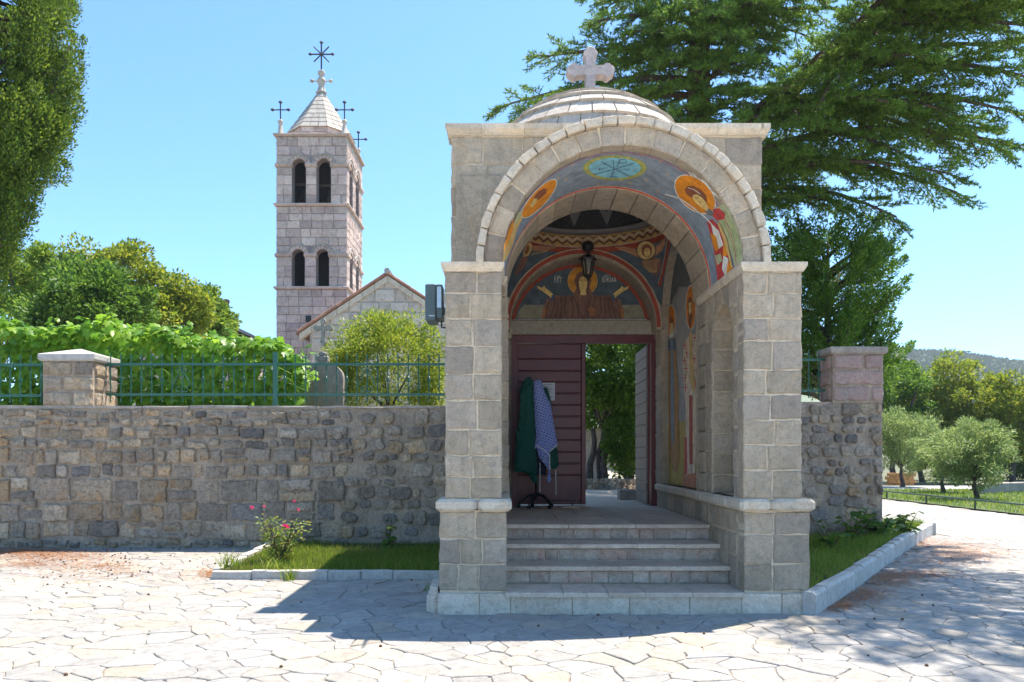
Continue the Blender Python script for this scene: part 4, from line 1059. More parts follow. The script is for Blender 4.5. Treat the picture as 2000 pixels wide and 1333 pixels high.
# coursed part of the left wall
v = .12; row = 0
hs = [.13,.30,.34,.40,.24,.26,.17,.20,.14,.15]
k = (WT-.02-v)/sum(hs)
for h in hs:
    h *= k; u = -8.9 + rg.uniform(0,.2)
    while u < -2.75:
        lf = max(0, min(1, (-3.2-u)/3.5))
        wd = h*rg.uniform(.75, 1.75) if h > .2 else h*rg.uniform(1.0, 2.6)
        dv = rg.uniform(-.03,.03)
        if h > .24 and rg.random() < .28*(1.3-lf):   # two smaller stones on top of each other
            s = rg.uniform(.4,.6)
            parts = [(u, v, u+wd, v+h*s), (u, v+h*s, u+wd*rg.uniform(.8,1), v+h)]
        else: parts = [(u, v, u+wd, v+h)]
        for (a, b_, c_, d_) in parts:
            g = rg.uniform(.018,.035)
            d0, d1 = rg.uniform(-.02,.03), rg.uniform(-.02,.03)
            rubble_piece([(a+g,b_+g+dv+d0*.5),(c_-g,b_+g+dv-d0*.5),(c_-g+d1*.5,d_-g+dv+d1*.5),(a+g-d0*.5,d_-g+dv-d1*.4)], lwall, WY+.02)
        u += wd
    v += h
# irregular rubble near the gate and on the right
def loose_rubble(parent, x0, x1, z0, z1, Y):
    v = z0
    while v < z1-.05:
        h = min(rg.uniform(.13,.25), z1-v)
        if z1-v-h < .08: h = z1-v
        u = x0+rg.uniform(-.02,.1)
        while u < x1-.06:
            wd = h*rg.uniform(.7,1.9); e = min(u+wd, x1); q = rg.random()
            if q < .88:
                ca, cb = (u+e)/2, v+h/2; k = rg.uniform(.62,.98); hw, hh = (e-u)/2*k, h/2*min(.95, k*1.05)
                rot = rg.uniform(-.22,.22); sk = rg.uniform(-.2,.2); dv = rg.uniform(-.025,.025)
                n_ = rg.choice([5,6,7,8]); P = []; ph = rg.uniform(0,6.28); pw = rg.uniform(.35,.8)
                for i in range(n_):
                    a = ph+2*PI*(i+rg.uniform(-.2,.2))/n_; c, s_ = math.cos(a), math.sin(a)
                    x = math.copysign(abs(c)**pw, c)*hw*1.05; y = math.copysign(abs(s_)**pw, s_)*hh*1.05
                    P.append((ca+x*math.cos(rot)-y*math.sin(rot)+sk*y, cb+dv+x*math.sin(rot)+y*math.cos(rot)))
                P = [(min(max(px_, x0+.005), x1), min(max(py_, z0-.02), z1)) for px_, py_ in P]
                rubble_piece(P, parent, Y, .009, M['rubble_grey'] if rg.random() < .7 else M['rubble'], .055, .05)
            u = e
        v += h
loose_rubble(lwall, -2.78, -.55, .1, WT-.01, WY+.02)
# coping on the wall
u = -15
while u < -.66:
    wd = rg.uniform(.7,1.4); e = min(u+wd, -.64)
    piece('coping', front(WY-.005), rect_ol(u+.002, WT-.004, e-.002, WT+.04+rg.uniform(-.006,.006), .006, rg), .78, 0, .012, .006, M['coping'], lwall, rg); u = e
# right wall
rwall = MB().box(2.9, 5.985, WY+.02, 13.2, -.1, 2.44).build('rubble_wall', M['cement']); tag(rwall, 'short rubble stone wall right of the gate ending in a pillar', 'wall')
loose_rubble(rwall, 3.0, 5.99, .1, 2.43, WY+.02)
tag(MB().box(5.6, 5.98, 13.22, 45, -.1, 2.3).build('stone_wall', M['rubble']), 'plain return wall running back from the right pillar', 'wall')

# pillars
def pillar(name, x0, x1, y0, y1, z0, z1, mats, label, capmat, peak):
    p = MB().box(x0+.015, x1-.015, y0+.015, y1-.015, z0-.02, z1).build(name, M['cement']); tag(p, label, 'pillar', 'stone pillars on the walls')
    h = (z1-z0)/3; v = z0
    for k in range(3):
        for (fr, a, b_) in ((front(y0), x0, x1), (facing_right(x1), y0+.06, y1), (facing_left(x0), y0+.06, y1)):
            cut = a+(b_-a)*(.42 if k % 2 else .6); segs = [(a, cut), (cut, b_)] if b_-a > .3 else [(a, b_)]
            if mats[k] is M['pink'] and k != 2: segs = [(a, b_)] if k == 1 else [(a, a+(b_-a)*.75), (a+(b_-a)*.75, b_)]
            for (s, e) in segs:
                ol = roughen([(s+.022, v+.022), (e-.014, v+.022), (e-.014, v+h-.018), (s+.022, v+h-.018)], .1, .012, rg, .3)
                piece('stone', fr, ol, .04, .012, .022, .006, mats[k], p, rg)
        v += h
    o = .04; zc = z1
    b = MB(); cx_, cy_ = (x0+x1)/2, (y0+y1)/2
    V = []
    for (i, z) in ((.02, zc), (0, zc+.03), (0, zc+.105), (.012, zc+.115)):
        V += [(x0-o+i,y0-o+i,z),(x1+o-i,y0-o+i,z),(x1+o-i,y1+o-i,z),(x0-o+i,y1+o-i,z)]
    V.append((cx_, cy_, zc+.115+peak))
    F = [(3,2,1,0)]+[(r*4+i, r*4+(i+1)%4, r*4+4+(i+1)%4, r*4+4+i) for r in range(3) for i in range(4)]+[(12+i,12+(i+1)%4,16) for i in range(4)]
    obj('cap', V, F, capmat, p)
    return p
pillar('pillar', -7.42, -6.60, 12.69, 13.5, WT+.03, 3.09, [M['rubble']]*3, 'square rubble pillar with pyramid cap on the left wall', M['kerb'], .13)
pillar('pillar', 5.17, 6.0, 12.68, 13.18, 2.44, 3.20, [M['pink'], M['pink'], M['pink']], 'pinkish stone pillar with flat grey cap at the right wall end', M['coping'], .02)

# ================================================================== iron fence
def fence(x0, x1, Y, zr0, zr1, zb0, zb1, step, label, posts=(), scrolls=(), phase=0):
    f = empty('fence', (x0, Y, zb0), label, 'fence', 'green iron fence panels')
    for z in (zr0, zr1): MB().box(x0, x1, Y-.012, Y+.012, z-.02, z+.02).build('rail', M['green'], f)
    bar = MB(); 
    pr = []
    nseg = 14; V = []; F = []
    for i in range(nseg+1):       # twisted square bar
        a = PI/4 + i*.55
        for q in range(4): V.append((.0115*math.cos(a+q*PI/2), .0115*math.sin(a+q*PI/2), (zb1-zb0)*i/nseg))
    for i in range(nseg):
        for q in range(4): F.append((i*4+q, i*4+(q+1)%4, i*4+4+(q+1)%4, i*4+4+q))
    F += [(3,2,1,0), tuple(nseg*4+q for q in range(4))]
    me = bpy.data.meshes.new('bar'); me.from_pydata(V, [], F); me.materials.append(M['green'])
    bk = MB()
    for q in range(4):
        bk.tube([(.030*math.sin(PI*t/8)*math.cos(q*PI/2+t*.35), .030*math.sin(PI*t/8)*math.sin(q*PI/2+t*.35), -.055+.11*t/8) for t in range(9)], .006, 4)
    mk = bpy.data.meshes.new('basket'); mk.from_pydata(bk.V, [], bk.F); mk.materials.append(M['green'])
    x = x0+step*.5; k = phase; zmid = (zr0+zr1)/2
    while x < x1:
        near = any(abs(x-px_) < .05 for px_ in posts); sc = any(abs(x-px_) < step*.6 for px_ in scrolls)
        if not near:
            o = bpy.data.objects.new('bar', me); COL.objects.link(o); o.location = (x, Y, zb0); adopt(o, f)
            if k % 2 and not sc:
                o = bpy.data.objects.new('basket', mk); COL.objects.link(o); o.location = (x, Y, zmid); adopt(o, f)
        x += step; k += 1
    for px_ in posts: MB().box(px_-.035, px_+.035, Y-.03, Y+.03, WT, zb1+.03).build('post', M['green'], f)
    for sx_ in scrolls:
        for s in (-1, 1):
            P = []
            for i in range(18): 
                t = i/17*2*PI*.9; r_ = .015+.055*(1-i/17)
                P.append((sx_+s*(.085+.0-r_*math.cos(t)*1.0-.03), Y-.015, zr0+.10-r_*math.sin(t)*1.0))
            P = P[::-1]; 
            P2 = [(sx_+s*.14, Y-.015, zr0+.13), (sx_+s*.10, Y-.015, zmid), (sx_+s*.03, Y-.015, zr1-.14)]
            for i in range(12):
                t = i/11*1.7*PI; r_ = .05*(1-.6*i/11); P2.append((sx_+s*(.05-r_*math.cos(t)+.0), Y-.015, zr1-.10+r_*math.sin(t)))
            MB().tube(P, .007, 5).build('scroll', M['green'], f); MB().tube(P2, .008, 5).build('scroll', M['green'], f)
    return f
FY = 13.1
Z = lambda y: EYE+(HY-y)*FY/FX
X = lambda x: (x-CX)*FY/FX
fence(X(206), X(872), FY, Z(771), Z(712), Z(786), Z(692), 20.05*FY/FX, 'long green iron fence panel between the left pillar and the gate', (X(538),), (X(356), X(716)), 0)
fence(-14, X(82), FY, Z(773), Z(713), Z(787), Z(694), 20.05*FY/FX, 'green iron fence panel left of the left pillar', (), (), 0)
fence(3.0, 5.17, 12.95, 2.64, 3.14, 2.52, 3.30, .165, 'short green iron fence panel between gate and right pillar', (), (), 1)
# ================================================================== bell tower
rg = random.Random(31)
TY = 42.0; tw = empty('bell_tower', (-10.3, 44.2, CZ), 'square stone bell tower with arched belfry openings and a pointed roof', 'tower')
TX0, TX1, TY1 = -12.2, -8.45, 46.4
ops_f = [(-10.995,.365,14.83,16.83), (-9.69,.375,14.83,16.83), (-11.03,.34,10.45,12.08), (-9.75,.34,10.45,12.08)]
ops_r = [(43.12,.46,14.83,16.83), (44.9,.50,14.83,16.83), (43.15,.42,10.45,12.08), (44.9,.44,10.45,12.08)]
def shell(fr, u0, u1, ops, nm):
    lo = [o for o in ops if o[2] < 12]; hi = [o for o in ops if o[2] > 12]
    p = arched(fr, u0, u1, 14.75, 18.45, hi, .55)
    q = arched(fr, u0, u1, 10.35, 14.75, lo, .55); p.add(q.V, q.F)
    q = arched(fr, u0, u1, .5, 10.35, [], .55); p.add(q.V, q.F)
    return p.build(nm, M['tmortar'], tw)
wf = shell(front(TY+.03), TX0+.03, TX1-.03, ops_f, 'wall'); wr = shell(facing_right(TX1-.03), TY+.6, TY1, ops_r, 'wall')
wb = MB().box(TX0+.05, TX0+.6, TY+.6, TY1, .5, 18.45).box(TX0+.6, TX1-.6, TY1-.5, TY1, .5, 18.45).build('wall', M['tower'], tw)
MB().box(TX0+.3, TX1-.3, TY+.3, TY1-.2, 14.55, 14.75).box(TX0+.3, TX1-.3, TY+.3, TY1-.2, 10.2, 10.36).box(TX0+.3, TX1-.3, TY+.3, TY1-.2, 18.2, 18.4).build('floor', M['tmortar'], tw)
hf = [(u, r+.30, vb, vs) for (u, r, vb, vs) in ops_f]
def jamb_holes(ops): return [(u, r, vb, vs) for (u, r, vb, vs) in ops]
for (p, fr, u0, u1, ops, bl) in ((wf, front(TY), TX0, TX1, ops_f, .62), (wr, facing_right(TX1), TY+.02, TY1, ops_r, .75)):
    lo = [o for o in ops if o[2] < 12]; hi = [o for o in ops if o[2] > 12]
    def both(oo): return [(u, r, vb, vs-.001) for (u, r, vb, vs) in oo]
    ashlar(p, fr, u0, u1, 3.0, 10.30, M['tower'], .42, bl, rg, .1, 0, .02, .012, .03, .012)
    for (oo, z0, z1, z2) in ((lo, 10.45, 12.02, 14.68), (hi, 14.83, 16.76, 18.36)):
        ashlar(p, fr, u0, u1, z0, z1, M['tower'], .45, bl*.8, rg, .1, 0, .02, .012, .03, .012, holes=oo)
        um = (oo[0][0]+oo[1][0])/2; rr_ = oo[0][1]
        ashlar(p, fr, u0, u1, z1+.17, z2, M['tower'], .45, bl, rg, .1, 0, .02, .012, .03, .012, holes=[(u, r+.27, vb, vs) for (u, r, vb, vs) in oo], skip=lambda a, b_: (abs(a-um) < .3 and b_ < z1+.55) or any(abs(a-o[0]) < o[1]+.1 and b_ < o[3]+o[1] for o in oo))
        for (u, r, vb, vs) in oo:
            ring(p, fr, u, vs, r, r+.20, M['tower'], 7, rg, .12, PI-.12, .12, .03, .015, .006, .02, .008)
            ring(p, fr, u, vs, r+.205, r+.27, M['dome'], 6, rg, .12, PI-.12, .08, .06, .012, .004, .015, .006, name='hood_stone')
        # impost mouldings between the openings
        xs = [u0-.05] + [e for (u, r, vb, vs) in sorted(oo) for e in (u-r+.03, u+r-.03)] + [u1+.05]
        for a, b_ in zip(xs[::2], xs[1::2]):
            V = []
            for (ww, zz_) in ((-.3, z1), (.02, z1), (.10, z1+.07), (.10, z1+.16), (-.3, z1+.16)): V += [fr(a, zz_, ww), fr(b_, zz_, ww)]
            n = 5; F = [(2*i, 2*i+1, 2*((i+1)%n)+1, 2*((i+1)%n)) for i in range(n)] + [(0,2,4,6,8), (9,7,5,3,1)]
            obj('impost', V, F, M['tower'], p)
for (z0, z1, o) in ((10.30,10.45,.12),(14.68,14.83,.12),(18.36,18.50,.14)):
    MB().bbox(TX0-o, TX1+o, TY-o, TY1+.1, z0+.05, z1, .02).build('cornice', M['tower'], tw)
    MB().box(TX0-o*.5, TX1+o*.5, TY-o*.5, TY1+.05, z0, z0+.05).build('cornice', M['tower'], tw)
b0 = at(597, 617, TY); b1 = at(608, 630, TY)
MB().box(b0.x, b1.x, TY-.02, TY+.1, b1.z, b0.z).build('window', M['lamp'], tw)
MB().box(TX0+.62, TX1-.62, 44.4, 44.5, 10.4, 18.2).box(TX0+.62, TX0+.7, 42.6, 44.4, 10.4, 18.2).box(TX0+.62, TX1-.62, 42.6, 44.4, 17.6, 17.7).box(TX0+.62, TX1-.62, 42.6, 44.4, 13.2, 13.3).box(TX1-.72, TX1-.62, 43.8, 44.2, 10.4, 18.2).build('belfry_shade_lining', paint('shade_lining', (.03,.024,.018), .9, .3, 5, .2), tw)  # dark panels added inside; their near-black colour stands in for belfry shade
# octagonal drum and pyramid roof, in courses
tc = (-10.32, 44.2, 0); T8 = PI/8
drum = MB().lathe((tc[0], tc[1], 18.48), [(1.78,0),(1.78,.60)], 8, T8).build('drum', M['tmortar'], tw)
def octa_course(parent, z0, r0, z1, r1, k, mat, th, nm):
    for s in range(8):
        a0, a1 = T8+s*PI/4, T8+(s+1)*PI/4
        for q in range(k):
            t0, t1 = q/k+.012, (q+1)/k-.012
            def pt(t, r, z): 
                return (tc[0]+r*(math.cos(a0)*(1-t)+math.cos(a1)*t), tc[1]+r*(math.sin(a0)*(1-t)+math.sin(a1)*t), z)
            g = .012
            V = [pt(t0,r0+th,z0+g), pt(t1,r0+th,z0+g), pt(t1,r1+th,z1-g), pt(t0,r1+th,z1-g), pt(t0,r0-.05,z0+g), pt(t1,r0-.05,z0+g), pt(t1,r1-.05,z1-g), pt(t0,r1-.05,z1-g)]
            obj(nm, V, [(0,1,2,3),(1,0,4,5),(2,1,5,6),(3,2,6,7),(0,3,7,4)], mat, parent)
octa_course(drum, 18.5, 1.80, 18.82, 1.80, 3, M['tower'], .02, 'block'); octa_course(drum, 18.82, 1.80, 19.12, 1.80, 2, M['tower'], .02, 'block')
rf = MB().lathe((tc[0], tc[1], 19.1), [(1.86,0),(.18,2.55)], 8, T8).build('roof', M['tmortar'], tw)
nc = 8
for k in range(nc):
    z0, z1 = 19.1+2.5*k/nc, 19.1+2.5*(k+1)/nc; r0, r1 = 1.88-1.68*k/nc, 1.88-1.68*(k+1)/nc
    octa_course(rf, z0, r0, z1, r1, max(1, 3-k//3), M['dome'], .03, 'roof_slab')
fz = 21.6
fin = MB().lathe((tc[0],tc[1],fz), [(.28,0),(.32,.06),(.24,.12),(.20,.3),(.15,.45),(.22,.62),(.26,.72),(.18,.86),(.10,.95),(.14,1.0),(.20,1.1),(.20,1.2),(.12,1.3),(.04,1.33)], 10).build('finial', M['church'], rf, True)
for s in (-1,1):
    MB().tube([(tc[0]+s*.2,tc[1],fz+.70),(tc[0]+s*.46,tc[1],fz+.72)], .035, 6).lathe((tc[0]+s*.52,tc[1],fz+.62), [(.03,0),(.10,.05),(.12,.11),(.08,.18),(.02,.21)], 8).build('finial_knob', M['dome'], rf, True)
def iron_cross(x, y, z, h, wv, star=False, r=.035):
    b = MB().tube([(x,y,z),(x,y,z+h)], r, 6); zc = z+h*.58
    b.tube([(x-wv,y,zc),(x+wv,y,zc)], r*.9, 6)
    for (px_, pz) in ((x-wv,zc),(x+wv,zc),(x,z+h)):
        b.lathe((px_,y,pz-.08), [(.01,0),(.10,.06),(.11,.09),(.06,.15),(.01,.19)], 7)
    if star:
        for s in (-1,1): b.tube([(x-.42,y,zc-.42*s),(x+.42,y,zc+.42*s)], r*.8, 6)
        b.lathe((x,y,zc-.1), [(.02,0),(.1,.05),(.11,.1),(.1,.15),(.02,.2)], 8)
    return b.build('iron_cross', M['iron'], tw)
iron_cross(tc[0], tc[1], fz+1.3, 1.55, .62, True, .045)
for (x, y) in ((TX0+.18,TY+.2),(TX1-.18,TY+.2),(TX1-.18,TY1-.25),(TX0+.18,TY1-.25)):
    MB().lathe((x,y,18.48), [(.19,0),(.16,.05),(.10,.55),(.09,.62),(.14,.68),(.15,.76),(.08,.84)], 8).build('pinnacle', M['church'], tw, True)
    iron_cross(x, y, 19.3, .95, .42)
# bells
for (x, y) in ((-10.9,43.4),(-9.7,43.6)):
    MB().lathe((x,y,15.3), [(.46,0),(.42,.08),(.30,.35),(.25,.65),(.20,.78),(.05,.84)], 16).build('bell', paint('bell_bronze_%d' % int(-x), (.10,.08,.05), .5, .3, 6, .1, .7), tw, True)
    MB().box(x-.6,x+.6,y-.08,y+.08,16.2,16.36).build('bell_beam', M['twig'], tw)
    MB().tube([(x,y,16.2),(x+.1,y-.1,14.9)], .02, 5).build('bell_rope', M['twig'], tw)

# ================================================================== church gable
ch = empty('church', (-5.2, 35, CZ), 'pale stone church gable with red tiled roof beside the bell tower', 'church')
PK = at(757, 534, 35); EL = at(596, 640, 35); CR_ = 2*PK.x-EL.x
fr = front(35.0); sl_ = (PK.z-EL.z)/(PK.x-EL.x)
cw = MB().prism([(EL.x+.2,.5),(CR_-.2,.5),(CR_-.2,EL.z+.05),(PK.x,PK.z-.15),(EL.x+.2,EL.z+.05)], front(35.03), -6.5, 0).build('wall', M['cmortar'], ch)
def under(u, v): return v > PK.z-.42-abs(u-PK.x)*sl_
n = 15; v = 2.2
while v < PK.z-.5:
    h = rg.uniform(.42,.6); a = EL.x+.25; e = CR_-.25; u = a
    lim = (PK.z-.30-(v))/sl_
    u0 = max(a, PK.x-lim); u1 = min(e, PK.x+lim); u = u0
    while u < u1-.08:
        wd = rg.uniform(.4,.95); ub = min(u+wd, u1)
        ol = [(u+.03,v+.03),((u+ub)/2,v+.03+rg.uniform(-.01,.01)),(ub-.03,v+.03),(ub-.03,v+h*.5),(ub-.03,v+h-.02),((u+ub)/2,v+h-.02),(u+.03,v+h-.02),(u+.03,v+h*.5)]
        ol = [(pu+rg.uniform(-.015,.015), min(pv, PK.z-.30-abs(pu-PK.x)*sl_)) for pu, pv in ol]
        if area(ol) > .03: piece('stone', fr, ol, .05, .0, .03, .012, M['church'], ch, rg)
        u = ub
    v += h
for s in (-1, 1):
    # raking cornice stones and roof with tiles
    L = PK.x-EL.x+.25; d = Vector((s, 0, -sl_)).normalized(); tot = L*math.hypot(1, sl_); k = 7
    for q in range(k):
        p0 = Vector((PK.x,34.9,PK.z-.12))+d*(tot*q/k+.01); p1 = Vector((PK.x,34.9,PK.z-.12))+d*(tot*(q+1)/k-.01)
        up = Vector((0,0,.27)); dy = Vector((0,.35,0))
        V = [p0-up,p1-up,p1,p0,p0-up+dy,p1-up+dy,p1+dy,p0+dy]
        obj('verge_stone', V, [(0,1,2,3),(4,7,6,5),(0,4,5,1),(1,5,6,2),(2,6,7,3),(3,7,4,0)], M['trim'], ch)
    a = Vector((PK.x,34.85,PK.z-.02)); e = a+d*(tot+.15)
    rfo = obj('roof', [a,e,e+Vector((0,6.6,0)),a+Vector((0,6.6,0)),a-Vector((0,0,.06)),e-Vector((0,0,.06)),e+Vector((0,6.6,-.06)),a+Vector((0,6.6,-.06))], [(0,1,2,3),(7,6,5,4),(0,4,5,1),(1,5,6,2),(2,6,7,3)], M['tile'], ch)
    nt_ = 16
    tm = MB().tube([(0,0,0),(d*(tot/nt_*1.12)).to_tuple()], [.085,.11], 7); tm = bpy.data.meshes.new('tile'); 
    g = MB().tube([Vector((0,0,0)), d*(tot/nt_*1.15)], [.05,.065], 7); tm.from_pydata(g.V, [], g.F); tm.materials.append(M['tile'])
    for row in range(3):
        for q in range(nt_):
            o = bpy.data.objects.new('tile', tm); COL.objects.link(o); o.location = a+d*(tot*q/nt_)+Vector((0,.02+row*.2,.02)); adopt(o, rfo)
for q in range(14):
    o = MB().tube([(PK.x,34.8+.45*q,PK.z+.07),(PK.x,34.8+.45*q+.5,PK.z+.04)], [.13,.11], 8).build('ridge_tile', M['dome'] if q == 0 else M['tile'], ch)

# ================================================================== tombstone, house, poles, rail, far walls
tb = empty('tombstone', tuple(at(629, 787, 15.2)), 'dark weathered gravestone topped by a small stone cross behind the fence', 'gravestone')
q = at(629, 787, 15.2); x0, x1 = at(588,0,15.2).x, at(670,0,15.2).x; zt = at(0,740,15.2).z
P = [(x0,CZ),(x1,CZ),(x1+.0,zt-.02)]
for k in range(1, 9): 
    a = PI/2*k/9; P.append((q.x+(x1-q.x)*math.cos(a)**.8, zt+ (.30)*math.sin(a)))
P += [(q.x+.09, zt+.33),(q.x-.09, zt+.33)]
for k in range(8, 0, -1):
    a = PI/2*k/9; P.append((q.x-(x1-q.x)*math.cos(a)**.8, zt+(.30)*math.sin(a)))
P.append((x0, zt-.02))
b = MB(); b.prism(P, front(15.2), -.2, 0).build('slab', M['tomb'], tb)
MB().bbox(q.x-.11,q.x+.11,15.21,15.39,zt+.32,zt+.44,.02).bbox(q.x-.07,q.x+.07,15.23,15.37,zt+.44,zt+.52,.02).build('neck', M['tomb'], tb)
cpz = at(0,640,15.2).z
cp = [(q.x+a*.62, cpz+b_*.75) for a, b_ in [(u-0, v-0) for u, v in cross_poly(0, 0, .27, .30, .45, .05)]]
MB().prism(cp, front(15.25), -.09, 0).build('cross', M['tomb'], tb)
hs_ = empty('house', tuple(at(470, 700, 40)), 'grey roof edge and chimney of a house behind the left trees', 'house')
r0, r1 = at(430, 624, 40), at(464, 642, 40)
MB().prism([(r0.x-6, r1.z-5),(r1.x-.5, r1.z-5),(r1.x-.5, r1.z-.1),(r0.x, r0.z-.3),(r0.x-6,r1.z-.1)], front(40), -8, 0).build('wall', M['church'], hs_)
MB().prism([(r1.x,r1.z-.12),(r1.x,r1.z),(r0.x,r0.z),(r0.x-6.4,r1.z),(r0.x-6.4,r1.z-.12),(r0.x,r0.z-.14)], front(39.7), -8.5, 0).build('roof', M['coping'], hs_)
c_ = at(439, 592, 40); MB().bbox(c_.x-.12,c_.x+.12,40,40.3,c_.z-1.2,c_.z+.02,.02).lathe((c_.x,40.15,c_.z), [(.16,0),(.2,.08),(.2,.14),(.12,.2)], 10).build('chimney', M['rust'], hs_)
pp = empty('utility_pole', tuple(at(1693, 888, 26)), 'rusty metal pole with a cross arm behind the conifer', 'pole')
p = at(1693, 600, 26); MB().box(p.x-.07,p.x+.07,25.95,26.05,0,p.z).build('pole', M['rust'], pp)
a = at(1655,637,26); MB().box(a.x,p.x,25.96,26.03,a.z-.04,a.z+.05).build('cross_arm', M['rust'], pp); MB().tube([(a.x+.35,26,a.z),(p.x,26,a.z+.27)], .015, 5).build('brace', M['rust'], pp)
rl = empty('low_rail', (12.62, 20, .1), 'low dark metal rail along the lawn edge at right', 'railing')
MB().tube([(12.62,14.5,.37),(12.62,33,.37)], .022, 8).build('rail', M['rail'], rl)
for k in range(8): MB().tube([(12.62,14.9+2.5*k-.9+.0,.05),(12.62,14.9+2.5*k-.9,.37)], .025, 8).build('post', M['rail'], rl)
rg = random.Random(8)
p = at(1760, 948, 37); o = empty('brick_wall', (p.x, 37, .1), 'short orange brick wall stub beyond the lawn', 'wall')
for r_ in range(4):
    for k in range(4):
        piece('brick', front(37), rect_ol(p.x-.62+.31*k+(.1 if r_%2 else 0), .1+.16*r_, p.x-.62+.31*k+.295+(.1 if r_%2 else 0), .1+.16*r_+.15, .004, rg), .3, 0, .01, .004, M['brickred'], o, rg)
fwv = empty('low_wall', (22, 33, .1), 'low curved grey stone wall beyond the lawn at the right edge', 'wall')
for k in range(16):
    a0 = 17.4+.75*k; y0 = 30.5+ .014*(a0-17)**2*1.5-1.2*math.exp(-(a0-17.4)); 
    V = MB().bbox(a0, a0+.73, y0, y0+.5, .05, .52+rg.uniform(-.02,.02), .02); V.build('stone', M['coping'], fwv)

# ================================================================== kerbs and beds
kl = empty('kerb', (-2.4, 9.95, 0), 'low stone kerb around the grass bed left of the steps', 'kerb')
xs = [-3.70, -3.20, -2.70, -2.24, -1.83, -1.43, -.80]
for a, b_ in zip(xs, xs[1:]): 
    piece('kerb_stone', front(9.94+rg.uniform(-.006,.006)), rect_ol(a+.004, -.03, b_-.004, .145+rg.uniform(-.005,.005), .004, rg), .10, 0, .012, .003, M['kerb'], kl, rg)
for k in range(5):
    y0 = 10.05+.53*k; MB().bbox(-3.72, -3.62, y0+.004, y0+.526, -.02, .17+.02*k, .012).build('kerb_stone', M['kerb'], kl)
kr = empty('kerb', (3.1, 7.9, 0), 'long pale stone kerb slanting back beside the right bed', 'kerb')
A = Vector((3.045, 7.86)); B = Vector((7.98, 14.9)); nk = 19; d = (B-A).normalized(); nn = Vector((-d.y, d.x)); L = (B-A).length
def kerb_run(A, d, nn, L, nk, par):
    for k in range(nk):
        a = A+d*(L*k/nk+.004); e = A+d*(L*(k+1)/nk-.004); ht = .235+rg.uniform(-.006,.006)
        z = gz(0, a.y); P = [(0,-.1),(0,ht-.03),(.03,ht),(.12,ht),(.13,ht-.02),(.13,-.1)]
        V = []
        for c in (a, e):
            for (o_, zz_) in P: V.append((c.x+nn.x*o_, c.y+nn.y*o_, z+zz_))
        n = len(P); obj('kerb_stone', V, [tuple(range(n-1,-1,-1)), tuple(range(n,2*n))]+[(i,(i+1)%n,n+(i+1)%n,n+i) for i in range(n)], M['kerb'], par)
kerb_run(A, d, nn, L, nk, kr)
A2 = B; d2 = (Vector((6.0,15.3))-B).normalized(); kerb_run(A2, d2, Vector((-d2.y,d2.x)), (Vector((6.0,15.3))-B).length, 4, kr)
def bed(name, poly, z0, z1f):
    V = [(x, y, z0) for x, y in poly]+[(x, y, z1f(x, y)) for x, y in poly]; n = len(poly)
    o = obj(name, V, [tuple(range(n, 2*n))]+[(i,(i+1)%n,n+(i+1)%n,n+i) for i in range(n)], M['soil']); return tag(o, kind='structure')
bed('soil_bed', [(-3.64,10.03),(-.72,10.03),(-.72,12.71),(-3.64,12.71)], -.02, lambda x, y: .10+.03*(y-10))
bed('soil_bed', [(3.05,8.05),(7.85,14.88),(5.99,15.2),(5.99,12.71),(3.05,12.71)], -.02, lambda x, y: .20+.012*(y-8))
# cobbled border wall inside the courtyard
cw_ = empty('border_wall', (2.3, 18.6, CZ), 'low curved border of rounded cobbles inside the courtyard', 'wall')
for k in range(26):
    t = k/25; x = .9+t*3.2; y = 18.9-.5*math.sin(t*PI)
    for r_ in range(2):
        fr = lambda u, v, w_, y=y: (u, y-w_+.5*(v-CZ), v)
        ol = rect_ol(x-.06, CZ+.13*r_+.005, x+.065, CZ+.13*(r_+1)-.005, .016, rg, 2)
        piece('cobble', fr, ol, .12, .03, .03, .01, M['rubble'], cw_, rg)
gwall = MB().box(.2, 2.6, 21.0, 21.4, CZ, 2.3).build('garden_wall', M['church']); tag(gwall, 'pale garden wall seen through the open gate', 'wall')
# ================================================================== foliage
rs = np.random.RandomState(77)
def unit(n): 
    v = rs.randn(n, 3); return v/np.linalg.norm(v, axis=1)[:, None]
def nrm(v): return v/np.maximum(1e-9, np.linalg.norm(v, axis=1))[:, None]
def leaves(name, P, D, L, W, m, parent, fold=.25, smooth=False):
    """one folded diamond leaf per point; D = growth direction"""
    n = len(P); D = nrm(D); s = nrm(np.cross(D, unit(n))); up = np.cross(s, D)
    L = np.broadcast_to(L, (n,))[:, None]*rs.uniform(.65, 1.3, (n, 1)); W = np.broadcast_to(W, (n,))[:, None]*rs.uniform(.7, 1.25, (n, 1))
    V = np.empty((n, 4, 3)); V[:, 0] = P; V[:, 1] = P+D*L*.45+s*W*.5+up*W*fold; V[:, 2] = P+D*L; V[:, 3] = P+D*L*.45-s*W*.5+up*W*fold
    F = np.arange(n*4).reshape(n, 4)
    # two triangles sharing the midrib keep the fold
    T = np.concatenate([F[:, [0,1,2]], F[:, [0,2,3]]])
    return obj_np(name, V.reshape(-1, 3), T, m, parent, smooth)
